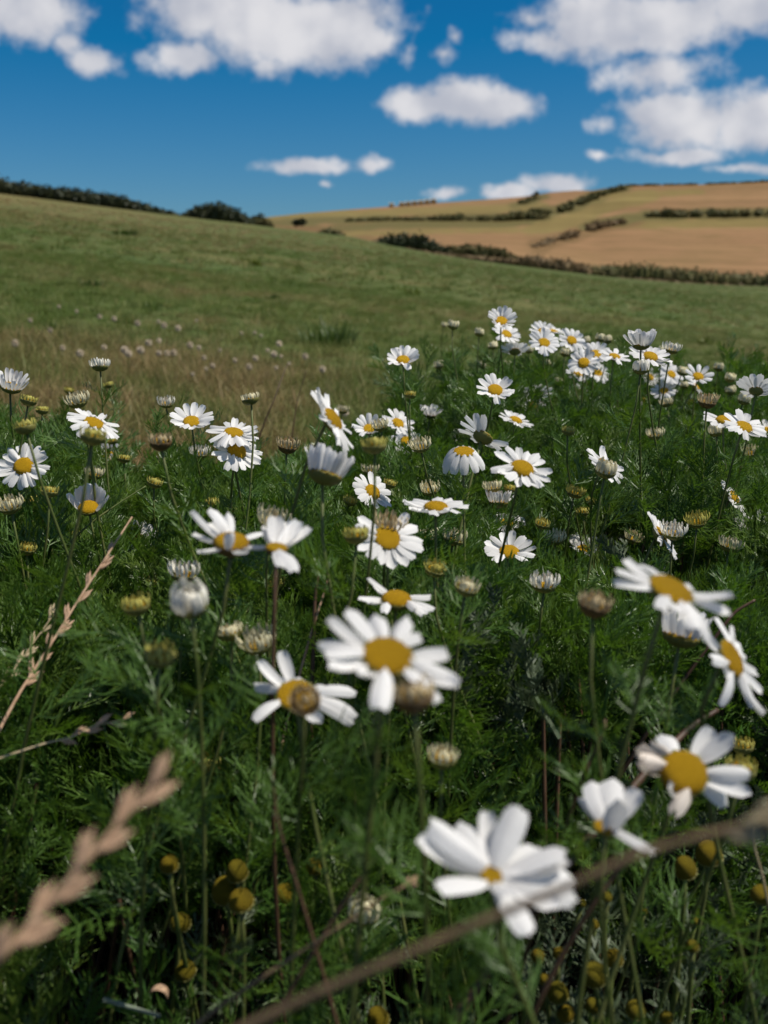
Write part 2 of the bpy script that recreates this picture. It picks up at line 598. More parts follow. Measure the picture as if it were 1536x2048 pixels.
# bands of other ground on the hillside: polyline, half height in pixels, colour
BANDS = [
    ([(520, 452), (650, 462), (760, 452), (1000, 448), (1090, 440)], 9, OLIVE),
    ([(520, 436), (800, 425), (1000, 418), (1080, 412)], 9, GREENY),
    ([(1050, 442), (1110, 424), (1170, 405), (1235, 382)], 10, OLIVE),
    ([(1090, 452), (1160, 432), (1240, 405), (1300, 392)], 13, GREENY),
    ([(1060, 460), (1200, 448), (1350, 446), (1600, 446), (1900, 440)], 10, GREENY),
    ([(1290, 430), (1536, 430), (1900, 425)], 9, OLIVE),
    ([(1075, 490), (1130, 473), (1200, 452), (1270, 442)], 12, BROWN),
    ([(1030, 412), (1060, 405), (1085, 394)], 7, OLIVE),
    ([(560, 455), (640, 470), (720, 478)], 14, BROWN),
    ([(540, 446), (700, 441), (900, 437), (1090, 434)], 8, OLIVE),
    ([(1180, 452), (1240, 440), (1300, 432), (1420, 428), (1900, 420)], 11, OLIVE),
    ([(1000, 440), (1060, 432), (1130, 418), (1190, 394), (1240, 377)], 12, OLIVE),
    ([(1190, 395), (1270, 388), (1400, 384)], 6, GREENY),
    ([(1080, 500), (1140, 480), (1210, 456)], 7, BROWN),
    ([(1100, 535), (1300, 552), (1540, 566)], 9, OLIVE),
    ([(690, 468), (850, 462), (1050, 460)], 5, GREENY),
]


def seg_dist(px, py, poly):
    best = 1e9
    for (x0, y0), (x1, y1) in zip(poly, poly[1:]):
        t = min(1, max(0, ((px - x0) * (x1 - x0) + (py - y0) * (y1 - y0)) / ((x1 - x0) ** 2 + (y1 - y0) ** 2)))
        # vertical distance counts, the ends are rounded
        dx, dy = px - (x0 + t * (x1 - x0)), py - (y0 + t * (y1 - y0))
        best = min(best, math.hypot(dx * 0.5, dy))
    return best


V, F, C = [], [], []
xs = list(range(-300, 500, 20)) + list(range(500, 1600, 5)) + list(range(1600, 2301, 20))
NV = 64
for j in range(NV + 5):
    v = j / NV
    for px in xs:
        yb, yt = interp(px, HILL_BASE), interp(px, HILL_TOP)
        py = yb + (yt - yb) * min(v, 1)
        d = 135 * (430 / 135) ** min(v, 1)
        P = at(px, py, d)
        if v > 1:
            k = j - NV
            P = P + Vector((0, 30 * k, -1.5 * k * k))
        V.append(P)
        base = Vector(TAN if mnoise.noise(Vector((px * 0.006, py * 0.02, 1))) > 0 else TAN2)
        base = Vector(TAN).lerp(Vector(TAN2), 0.5 + 0.5 * mnoise.noise(Vector((px * 0.006, py * 0.02, 1))))
        for poly, hw, cc in BANDS:
            dd = seg_dist(px, py, poly) + 4 * mnoise.noise(Vector((px * 0.03, py * 0.08, 5)))
            w = sstep(hw + 3, hw - 4, dd) if hw - 4 < hw + 3 else 0
            w = 1 - sstep(hw - 4, hw + 3, dd)
            base = base.lerp(Vector(cc), w)
        C.append((*base, 1.0))
n = len(xs)
for j in range(NV + 4):
    for i in range(n - 1):
        a0 = j * n + i
        F.append((a0, a0 + 1, a0 + 1 + n, a0 + n))
hm = mesh('hillside', V, F)
ca = hm.color_attributes.new('field_colour', 'FLOAT_COLOR', 'POINT')
ca.data.foreach_set('color', np.array(C, dtype=np.float32).ravel())
tag(link('hillside', hm, M['fields']), 'far hillside of tan stubble fields', kind='structure')


# ------------------------------------------------------------------ hedges, bushes, bales
def leafy(name, blobs, n, leaf, mat, label, cat, group=None, seed=1):
    """a hedge or bush: many small leaf faces through lumpy ellipsoids, on short woody stems"""
    rg = np.random.default_rng(seed)
    c0 = Vector((sum(q[0].x for q in blobs) / len(blobs), sum(q[0].y for q in blobs) / len(blobs), min(q[0].z - q[2] for q in blobs)))
    root = empty(name, c0, label, cat, group)
    wts = np.array([q[1] * q[2] for q in blobs])
    wts = wts / wts.sum()
    V, F = [], []
    for i in rg.choice(len(blobs), n, p=wts):
        c, rx, rz = blobs[i]
        d = rg.normal(size=3)
        d /= np.linalg.norm(d)
        r = rg.uniform(0.55, 1.0) ** 0.5 * (1 + 0.22 * rg.normal() * 0.6)
        p = Vector((c.x + d[0] * rx * r, c.y + d[1] * rx * r, c.z + d[2] * rz * r)) - c0
        q = frame(rg.normal(size=3) + np.array((0, 0, 0.6)))
        s = leaf * rg.uniform(0.6, 1.4)
        k = len(V)
        for (ax, ay) in ((-.5, 0), (0, -.32), (.55, 0), (0, .36)):
            V.append(p + q @ Vector((ax * s, ay * s, 0.12 * s * (abs(ax) - abs(ay)))))
        F.append((k, k + 1, k + 2, k + 3))
    # dense inside of each clump
    for c, rx, rz in blobs:
        k = len(V)
        for a in range(5):
            th = math.pi * (a + 0.5) / 5
            for e in range(8):
                ph = 2 * math.pi * e / 8
                w = 0.74 + 0.12 * math.sin(3 * ph + a + c.x)
                V.append(Vector((math.sin(th) * math.cos(ph) * rx * w, math.sin(th) * math.sin(ph) * rx * w, math.cos(th) * rz * w)) + c - c0)
        for a in range(4):
            for e in range(8):
                F.append((k + a * 8 + e, k + a * 8 + (e + 1) % 8, k + a * 8 + 8 + (e + 1) % 8, k + a * 8 + 8 + e))
    fo = link('foliage', mesh('foliage', V, F, False), mat, root)
    fo['kind'] = 'stuff'
    V, F = [], []
    for c, rx, rz in blobs[:: max(1, len(blobs) // 12)]:
        p = Vector((c.x, c.y, c.z - rz * 1.15)) - c0
        tube_geo([p, p + Vector((rx * .1, 0, rz * .6)), p + Vector((rx * .25, 0, rz * 1.2))], [rz * .1, rz * .07, rz * .04], 5, V, F)
    link('wood', mesh('wood', V, F), M['bark'], root)['kind'] = 'stuff'
    return root


def hedge_px(name, top, base, d, step, n, leaf, mat, label, cat, group=None, seed=1, depth=1.0):
    """clumps between an upper and a lower outline"""
    bl = []
    rg = random.Random(seed)
    x0, x1 = top[0][0], top[-1][0]
    x = x0
    while x <= x1:
        yt, yb = interp(x, top), interp(x, base)
        dd = d(x, yb) if callable(d) else d
        h = (yb - yt) / FPX * dd
        k = rg.uniform(0.85, 1.12) if dd < 120 else rg.uniform(0.45, 1.15)
        if dd > 130 and rg.random() < .16:
            x += step * 1.2
            continue
        ctr = at(x, yb, dd) + Vector((0, rg.uniform(-.2, .5) * depth, h * 0.42))
        bl.append((ctr, max(step / FPX * dd * 1.15, h * 0.5) * rg.uniform(0.9, 1.2), h * 0.70 * k))
        x += step * rg.uniform(0.8, 1.15)
    return leafy(name, bl, n, leaf, mat, label, cat, group, seed)


hedge_px('hedge', [(-260, 330), (-100, 345), (0, 360), (30, 366), (60, 371), (110, 376), (150, 381), (180, 386), (220, 390), (250, 398), (300, 412), (335, 422), (360, 431)],
         [(-260, 360), (-100, 375), (0, 389), (60, 396), (120, 403), (180, 412), (250, 421), (300, 430), (360, 437)], 85, 13, 7000, 0.30, M['bush'],
         'long dark hedge along the crest of the meadow', 'hedge', seed=3)
hedge_px('bush', [(374, 426), (388, 417), (410, 412), (440, 412), (460, 419), (482, 428), (494, 436)], [(374, 436), (440, 443), (494, 450)], 85, 11, 2200, 0.28, M['bush'],
         'rounded dark bush beside the end of the crest hedge', 'bush', seed=4)
hedge_px('bush', [(496, 436), (515, 433), (532, 440), (542, 448)], [(496, 451), (542, 456)], 87, 10, 900, 0.26, M['bush_olive'],
         'low olive bush where the meadow crest meets the stubble hill', 'bush', seed=5)
hedge_px('bush', [(592, 440), (600, 433), (608, 440)], [(592, 449), (608, 449)], 120, 6, 260, 0.4, M['bush'],
         'small round dark bush standing alone below the bales', 'bush', seed=6)
hedge_px('bush', [(642, 464), (658, 457), (672, 461), (684, 470)], [(642, 473), (684, 478)], 95, 9, 500, 0.3, M['bush_olive'],
         'low round bush on the scrubby meadow edge', 'bush', seed=7)
hedge_px('bush', [(752, 481), (775, 472), (800, 469), (830, 472), (855, 480), (880, 490), (900, 497)], [(752, 493), (830, 503), (900, 512)], 92, 11, 1800, 0.3, M['bush'],
         'dark bramble thicket on the meadow edge', 'bush', 'scrub', seed=8)
hedge_px('bush', [(905, 494), (940, 492), (975, 494), (1005, 500), (1025, 510)], [(905, 513), (965, 519), (1025, 524)], 92, 11, 1400, 0.3, M['bush_olive'],
         'olive thicket beside the dark brambles of the meadow edge', 'bush', seed=9)
hedge_px('scrub', [(560, 462), (700, 478), (760, 490), (900, 508), (1020, 516), (1060, 512), (1120, 520), (1180, 535)],
         [(560, 464), (700, 484), (760, 497), (900, 517), (1020, 530), (1060, 534), (1120, 545), (1180, 556)], 89, 11, 2600, 0.26, M['bush_brown'],
         'brown dry scrub strip edging the green meadow', 'scrub', seed=10)
hedge_px('hedge', [(1165, 536), (1220, 530), (1280, 532), (1340, 536), (1400, 541), (1450, 546), (1500, 548), (1560, 550), (1700, 558), (1900, 565)],
         [(1165, 556), (1280, 566), (1400, 573), (1500, 577), (1560, 580), (1900, 600)], 92, 12, 4200, 0.3, M['bush_olive'],
         'low mixed hedge between the green meadow and the lower stubble field', 'hedge', seed=11)
hedge_px('scrub', [(1180, 552), (1300, 558), (1420, 566), (1480, 570), (1560, 574)], [(1180, 560), (1300, 570), (1420, 577), (1560, 584)], 89, 11, 1500, 0.26, M['bush_brown'],
         'brown dry bank under the low mixed hedge', 'scrub', seed=12)
hd = lambda x, y: hill_d(x, y) - 1
hedge_px('hedge', [(700, 437), (800, 434), (900, 431), (920, 426), (940, 430), (1000, 432), (1090, 428)], [(700, 443), (800, 441), (1000, 442), (1090, 438)], hd, 10, 1500, 0.9, M['bush_olive'],
         'thin field hedge across the hillside below the bales', 'hedge', seed=13)
hedge_px('hedge', [(1005, 426), (1060, 419), (1110, 414), (1150, 402), (1185, 387), (1215, 376), (1245, 370)], [(1005, 442), (1060, 439), (1110, 430), (1150, 414), (1185, 400), (1215, 388), (1245, 380)], hd, 9, 1900, 1.0, M['bush_olive'],
         'olive hedge climbing the hillside to the skyline', 'hedge', seed=14)
hedge_px('hedge', [(1018, 408), (1045, 401), (1075, 391)], [(1018, 413), (1045, 408), (1075, 397)], hd, 8, 400, 0.9, M['bush_olive'],
         'short hedge beside the small tan field at the skyline', 'hedge', seed=15)
hedge_px('hedge', [(1300, 423), (1325, 416), (1345, 421), (1420, 418), (1480, 419), (1560, 416), (1800, 410)], [(1300, 434), (1345, 435), (1450, 434), (1560, 432), (1800, 428)], hd, 11, 2000, 0.9, M['bush_olive'],
         'straight hedge dividing the two big stubble fields', 'hedge', seed=16)
hedge_px('scrub', [(1072, 489), (1110, 473), (1150, 460), (1190, 444), (1230, 438), (1265, 436)], [(1072, 494), (1110, 484), (1150, 473), (1190, 459), (1230, 450), (1265, 444)], hd, 10, 1200, 0.8, M['bush_brown'],
         'brown scrubby bank curving up between the stubble fields', 'scrub', seed=17)
hedge_px('hedge', [(1245, 369), (1300, 367), (1360, 367), (1420, 365), (1480, 364), (1540, 359), (1700, 350), (1850, 343)], [(1245, 373), (1360, 370), (1420, 369), (1540, 364), (1700, 355), (1850, 348)], lambda x, y: 428, 8, 900, 0.9, M['bush_olive'],
         'dark thin hedge on the skyline of the highest stubble field', 'hedge', seed=18)
hedge_px('bush', [(1068, 388), (1073, 383), (1078, 388)], [(1068, 391), (1078, 391)], lambda x, y: 426, 4, 90, 0.7, M['bush'],
         'tiny dark bush alone on the hill skyline', 'bush', seed=19)


def bale(px, py, w, h, label, group, seed):
    d = 424.0
    P = at(px, py, d)
    wid, hei = w / FPX * d, h / FPX * d
    root = empty('hay_bale', P, label, 'hay bale', group)
    r = hei / 2
    V, F = [], []
    NS = 16
    for (x, k) in ((-wid / 2, .90), (-wid / 2 * .93, 1.0), (0, 1.03), (wid / 2 * .93, 1.0), (wid / 2, .90)):
        for i in range(NS):
            a = 2 * math.pi * i / NS
            V.append((x, math.cos(a) * r * k, r + math.sin(a) * r * k - 0.03))
    for j in range(4):
        for i in range(NS):
            F.append((j * NS + i, j * NS + (i + 1) % NS, (j + 1) * NS + (i + 1) % NS, (j + 1) * NS + i))
    F.append(tuple(reversed(range(NS))))
    F.append(tuple(range(4 * NS, 5 * NS)))
    link('bale_body', mesh('bale_body', V, F), M['bale'], root)
    for x in (-wid * .40, wid * .40):  # pale wrap bands on the upper side only: lit tops put into colour
        V, F = [], []
        for i in range(NS + 1):
            a = math.pi * (0.12 + 0.76 * i / NS)
            V += [(x - wid * .085, math.cos(a) * r * 1.05, r + math.sin(a) * r * 1.05), (x + wid * .085, math.cos(a) * r * 1.05, r + math.sin(a) * r * 1.05)]
        for i in range(NS):
            F.append((2 * i, 2 * i + 1, 2 * i + 3, 2 * i + 2))
        link('lit_top_wrap', mesh('lit_top_wrap', V, F), M['bale_lit'], root)
    root.rotation_euler.z = R(random.uniform(-6, 6))


bale(783, 415, 9, 9, 'single hay bale standing apart from the row on the skyline', None, 1)
for i in range(6):
    bale(804 + i * 12.6, 412.5 - i * 1.25, 11.5, 8, 'hay bale in the row on the hill skyline', 'row of hay bales', i + 2)



# ------------------------------------------------------------------ feathery leaves
def ribbon(V, F, p, d, up, L, w, bend=0.0):
    """thin tapering thread of two short pieces"""
    d = d.normalized()
    s = d.cross(up)
    if s.length < 1e-4:
        s = d.cross(Vector((1, 0, 0)))
    s = s.normalized() * (w / 2)
    q = p + d * (L * .55)
    e = p + d * L + up * (bend * L)
    k = len(V)
    V += [p - s, p + s, q + s, q - s, e]
    F += [(k, k + 1, k + 2, k + 3), (k + 3, k + 2, k + 4)]


def leaf_geo(V, F, rg, mtx, L=0.05, pairs=8, w=0.0010, subs=3):
    """twice-divided mayweed leaf along +Y of mtx, arching"""
    pts = []
    arch = rg.uniform(0.1, 0.5)
    for i in range(6):
        t = i / 5
        pts.append(Vector((0.06 * L * math.sin(t * 3 + rg.random()), L * t, arch * L * (t - 1.1 * t * t))))
    for i in range(5):
        a, b2 = mtx @ pts[i], mtx @ pts[i + 1]
        d = b2 - a
        ribbon(V, F, a, d, mtx.to_3x3() @ Vector((0, 0, 1)), d.length * 1.05, w * 1.25)
    for k in range(pairs):
        t = 0.14 + 0.86 * (k + rg.uniform(-.2, .2)) / pairs
        t = min(0.99, max(0.05, t))
        i = min(4, int(t * 5))
        f = t * 5 - i
        p = pts[i].lerp(pts[i + 1], f)
        ln = L * (0.18 + 0.32 * math.sin(math.pi * min(1, t * .86 + .12)))
        for sgn in (-1, 1):
            d = Vector((sgn * rg.uniform(.55, .95), rg.uniform(.6, 1.1), rg.uniform(-.15, .75))).normalized()
            up = Vector((rg.uniform(-.5, .5), rg.uniform(-.5, .2), 1)).normalized()
            ribbon(V, F, mtx @ p, mtx.to_3x3() @ d, mtx.to_3x3() @ up, ln, w, rg.uniform(-.1, .25))
            for j in range(subs):
                q = p + d * ln * (0.28 + 0.22 * j)
                d2 = (d + Vector((rg.uniform(-.6, .6), rg.uniform(.1, .8), rg.uniform(-.3, .6)))).normalized()
                ribbon(V, F, mtx @ q, mtx.to_3x3() @ d2, mtx.to_3x3() @ up, ln * rg.uniform(.40, .62), w * .92, rg.uniform(-.1, .25))


LEAVES = []
for i in range(6):
    V, F = [], []
    leaf_geo(V, F, random.Random(50 + i), Matrix.Identity(4), 0.046, 7, 0.0009, 3)
    LEAVES.append(mesh('feathery_leaf', V, F, False, M['leaf']))
LEAVES_GREY = []
for i in range(4):
    V, F = [], []
    leaf_geo(V, F, random.Random(80 + i), Matrix.Identity(4), 0.032, 6, 0.0013, 2)
    LEAVES_GREY.append(mesh('feathery_leaf_grey', V, F, False, M['leafgrey']))


def shoot_mesh(seed, mat, H=0.10, n=11, L=0.045, w=0.00085, pairs=8, subs=3):
    rg = random.Random(seed)
    V, F = [], []
    axis = [Vector((0.012 * math.sin(2 * t + seed), 0.012 * math.cos(1.5 * t + seed), H * t)) for t in (0, .25, .5, .75, 1)]
    tube_geo(axis, [0.0016, 0.0014, 0.0012, 0.001, 0.0007], 4, V, F)
    for i in range(n):
        t = 0.08 + 0.92 * i / (n - 1)
        k = min(3, int(t * 4))
        p = axis[k].lerp(axis[k + 1], t * 4 - k)
        az = i * 2.4 + rg.uniform(-.4, .4)
        el = R(rg.uniform(5, 45) + 35 * t)
        m4 = Matrix.Translation(p) @ Matrix.Rotation(az, 4, 'Z') @ Matrix.Rotation(el, 4, 'X') @ Matrix.Rotation(rg.uniform(-.5, .5), 4, 'Y')
        leaf_geo(V, F, rg, m4, L * (1.1 - 0.5 * t) * rg.uniform(.8, 1.15), pairs, w, subs)
    o = bpy.data.objects.new('shoot_source', mesh('shoot', V, F, False, mat))
    return o


def scatter(name, sources, pts, label, cat):
    """one object of uncountable growth: sources set on points (x, y, z, rx, ry, rz, scale, variant, tint)"""
    A = np.array(pts, dtype=np.float32)
    me = bpy.data.meshes.new(name)
    me.vertices.add(len(A))
    me.vertices.foreach_set('co', A[:, :3].ravel().copy())
    for an, typ, dat in (('rot', 'FLOAT_VECTOR', A[:, 3:6]), ('scl', 'FLOAT', A[:, 6]), ('var', 'INT', A[:, 7].astype(np.int32)), ('tint', 'FLOAT', A[:, 8])):
        at_ = me.attributes.new(an, typ, 'POINT')
        at_.data.foreach_set('vector' if typ == 'FLOAT_VECTOR' else 'value', np.ascontiguousarray(dat).ravel())
    o = link(name, me)
    tag(o, label, cat, kind='stuff')
    ng = bpy.data.node_groups.new(name + '_growth', 'GeometryNodeTree')
    ng.interface.new_socket('Geometry', in_out='INPUT', socket_type='NodeSocketGeometry')
    ng.interface.new_socket('Geometry', in_out='OUTPUT', socket_type='NodeSocketGeometry')
    gi, go = ng.nodes.new('NodeGroupInput'), ng.nodes.new('NodeGroupOutput')
    jn = ng.nodes.new('GeometryNodeJoinGeometry')

    def attr(an, typ):
        x = ng.nodes.new('GeometryNodeInputNamedAttribute')
        x.data_type = typ
        x.inputs[0].default_value = an
        return x.outputs[0]
    for i, s in enumerate(sources):
        oi_ = ng.nodes.new('GeometryNodeObjectInfo')
        oi_.inputs[0].default_value = s
        ip = ng.nodes.new('GeometryNodeInstanceOnPoints')
        cp = ng.nodes.new('FunctionNodeCompare')
        cp.data_type = 'INT'
        cp.operation = 'EQUAL'
        ng.links.new(attr('var', 'INT'), cp.inputs[2])
        cp.inputs[3].default_value = i
        ng.links.new(gi.outputs[0], ip.inputs['Points'])
        ng.links.new(cp.outputs[0], ip.inputs['Selection'])
        ng.links.new(oi_.outputs['Geometry'], ip.inputs['Instance'])
        er = ng.nodes.new('FunctionNodeEulerToRotation')
        ng.links.new(attr('rot', 'FLOAT_VECTOR'), er.inputs[0])
        ng.links.new(er.outputs[0], ip.inputs['Rotation'])
        ng.links.new(attr('scl', 'FLOAT'), ip.inputs['Scale'])
        ng.links.new(ip.outputs[0], jn.inputs[0])
    ng.links.new(jn.outputs[0], go.inputs[0])
    md = o.modifiers.new('growth', 'NODES')
    md.node_group = ng
    return o


# ------------------------------------------------------------------ flower pieces
def petal_mesh(curl, notch, fold, seed, mat, wbase=0.42, blunt=1.0):
    """unit petal: length 1 along +Y, width 1 (scaled by the object), facing +Z; two lengthwise grooves"""
    rg = random.Random(seed)
    V, F = [], []
    NVt = 6
    prof = [0.0, 0.2, 0.42, 0.64, 0.84, 1.0]
    wid = [wbase, 0.78, 0.97, 1.0, 0.92, 0.58 * blunt]
    for j, t in enumerate(prof):
        for i, s in enumerate((-1, -.5, 0, .5, 1)):
            x = s * 0.5 * wid[j]
            y = t
            if j == NVt - 1:
                y -= (0.055 if abs(s) == 1 else 0.0) + (notch if abs(s) == .5 else 0)
                y += rg.uniform(-.015, .015)
            z = curl * t * t + fold * (0.10 * (1 - s * s)) - 0.028 * (1 if abs(s) == .5 else 0) * (1 - .5 * t)
            V.append((x, y, z + 0.02 * math.sin(5 * t + seed)))
    for j in range(NVt - 1):
        for i in range(4):
            k = j * 5 + i
            F.append((k, k + 1, k + 6, k + 5))
    return mesh('petal', V, F, True, mat)


PETALS = [petal_mesh(c, n_, f_, i, M['petal'], blunt=bl) for i, (c, n_, f_, bl) in enumerate(
    [(-.10, .04, .9, 1), (.05, .03, -.6, .9), (-.22, .05, 1.1, 1.05), (.14, .02, -1.0, .8), (-.05, .06, .5, 1.1), (-.34, .03, .8, .9), (.24, .04, -.8, 1.0), (0, .05, 1.4, 1.1)])]
PETALS_DROOP = [petal_mesh(c, .04, .8, 20 + i, M['petal']) for i, c in enumerate((-.45, -.60, -.35))]
PETALS_WORN = [petal_mesh(c, .07, f_, 30 + i, M['petal_worn'], blunt=.6) for i, (c, f_) in enumerate(((-.5, 2.2), (.5, -2.4), (-.25, 1.8)))]


def dome_mesh(name, mat, h, dip=0.0, ns=18, nr=6, under=0.25):
    """unit-radius button, h high"""
    V, F = [(0, 0, h * (1 - dip))], []
    for j in range(1, nr + 1):
        a = j / nr * (math.pi / 2)
        r, z = math.sin(a) ** 0.85, h * math.cos(a) - (h * dip * max(0, 1 - 1.6 * math.sin(a)))
        for k in range(ns):
            th = 2 * math.pi * k / ns
            V.append((r * math.cos(th) * (1 + .015 * math.sin(7 * th)), r * math.sin(th), z))
    for k in range(ns):
        th = 2 * math.pi * k / ns
        V.append((0.86 * math.cos(th), 0.86 * math.sin(th), -under))
    for k in range(ns):
        F.append((0, 1 + k, 1 + (k + 1) % ns))
    for j in range(nr):
        for k in range(ns):
            a0, b0 = 1 + j * ns + k, 1 + j * ns + (k + 1) % ns
            F.append((a0, a0 + ns, b0 + ns, b0))
    return mesh(name, V, F, True, mat)


DISCS = [dome_mesh('disc', M['disc'], .40, .22), dome_mesh('disc', M['disc'], .55, .10), dome_mesh('disc', M['disc'], .30, .30)]


def cup_mesh(mat, seed=0, depth=0.62):
    """green cup of overlapping bracts under the head: unit radius at the rim, stem joins at -depth"""
    V, F = [], []
    NS = 24
    rows = [(0.14, -depth), (0.52, -depth * .86), (0.86, -depth * .52), (1.0, -depth * .16), (1.02, 0.02), (0.86, 0.03)]
    for j, (r, z) in enumerate(rows):
        for k in range(NS):
            th = 2 * math.pi * k / NS
            rr = r * (1 + (0.05 if (k + j) % 2 else -0.03) * (0.3 + (1 if 1 < j < 5 else 0)))
            V.append((rr * math.cos(th), rr * math.sin(th), z + (0.06 if (j in (3, 4) and k % 2) else 0)))
    for j in range(len(rows) - 1):
        for k in range(NS):
            a0, b0 = j * NS + k, j * NS + (k + 1) % NS
            F.append((a0, b0, b0 + NS, a0 + NS))
    F.append(tuple(reversed(range(NS))))
    return mesh('bract_cup', V, F, True, mat)


CUP, CUP_BROWN = cup_mesh(M['sepal']), cup_mesh(M['sepal_brown'], depth=.8)


def ray_mesh(mat, bow, seed):
    """unit ray floret of a half-open head: narrow, rolled, length 1 along +Z, bowed outwards along +Y"""
    V, F = [], []
    for t, w in ((0, .7), (.3, 1), (.65, 1), (.9, .8), (1, .3)):
        y = bow * math.sin(math.pi * t) * .5
        for s in (-1, 0, 1):
            V.append((s * .5 * w, y - (0.25 if s == 0 else 0) * w * .35 * -1, t))
    for j in range(4):
        for i in range(2):
            k = j * 3 + i
            F.append((k, k + 1, k + 4, k + 3))
    return mesh('ray', V, F, True, mat)


RAYS = {k: [ray_mesh(M['ray_' + k], b_, i) for i, b_ in enumerate((.1, .25, .4))] for k in ('cream', 'white', 'tan', 'yellow')}


def join_rays(head_r, L, w, n, lean, kind, rg, rings=2):
    """rays of a small head, joined"""
    V, F = [], []
    for q in range(rings):
        for i in range(n):
            th = 2 * math.pi * (i + .5 * q) / n + rg.uniform(-.1, .1)
            le = R(lean * (1 - .75 * q) + rg.uniform(-8, 8))
            src = rg.choice(RAYS[kind])
            m4 = (Matrix.Rotation(th - math.pi / 2, 4, 'Z') @ Matrix.Translation((0, head_r * (.92 - .35 * q), 0)) @ Matrix.Rotation(-le, 4, 'X'))
            k = len(V)
            ll = L * rg.uniform(.8, 1.1)
            for v in src.vertices:
                V.append(m4 @ Vector((v.co.x * w, v.co.y * ll, v.co.z * ll)))
            for f in src.polygons:
                F.append(tuple(k + x for x in f.vertices))
    return V, F


def canopy_base(x, y):
    return gz(x, y)


def stem_to(root, base, tip, n, r0, r1, mat, sides=6, lift=0.45, nseg=9):
    """stem from the ground to the underside of a head whose axis is n; returns its points"""
    n = Vector(n).normalized()
    h = (tip - base).length
    side = Vector((random.uniform(-1, 1), random.uniform(-1, 1), 0)) * h * 0.16
    P = bezier(base, base + Vector((0, 0, h * lift)) + side, tip - n * min(h * .3, .045) - Vector((0, 0, h * .06)), tip, nseg)
    P = [p - base for p in P]
    rad = [r0 + (r1 - r0) * i / nseg for i in range(nseg + 1)]
    V, F = tube_geo(P, rad, sides)
    link('stem', mesh('stem', V, F), mat, root)
    return P


LEAF_JOBS = []


def leaves_on(root, P, ts, rg, pool, size=1.0):
    LEAF_JOBS.append((root, P, ts, rg, pool, size))


def set_leaves():
    """feathery leaves along the stems, none hanging in front of a flower head"""
    for root, P, ts, rg, pool, size in LEAF_JOBS:
        for t in ts:
            f = t * (len(P) - 1)
            i = min(len(P) - 2, int(f))
            p = P[i].lerp(P[i + 1], f - i)
            k = size * rg.uniform(.6, 1.1) * (1.25 - .5 * t)
            for _ in range(5):
                e = Euler((R(rg.uniform(15, 60)), R(rg.uniform(-25, 25)), rg.uniform(0, 2 * math.pi)))
                q = Vector(root.location) + p
                d = e.to_matrix() @ Vector((0, .046 * k, 0))
                if not (blocked(q + d * .55, 12) or blocked(q + d, 8)):
                    o = link('leaf', rg.choice(pool), None, root, p)
                    o.rotation_euler = e
                    o.scale = (k, k, k)
                    break


HEADS = []          # (px, py, depth, radius in px) of every head: growth keeps out of the way of these


def cam_dir(n):
    """(right, up, towards the camera) -> world"""
    a, b2, c2_ = n
    return (CR.col[0] * a + CR.col[1] * b2 + CR.col[2] * c2_).normalized()


def base_below(tip, rg, spread=0.05, lean=None):
    x = tip.x + rg.uniform(-spread, spread)
    y = max(0.14, tip.y + rg.uniform(-spread * .6, spread))
    if lean is not None:
        x, y = tip.x + lean[0], tip.y + lean[1]
    return Vector((x, y, gz(x, y) - 0.004))


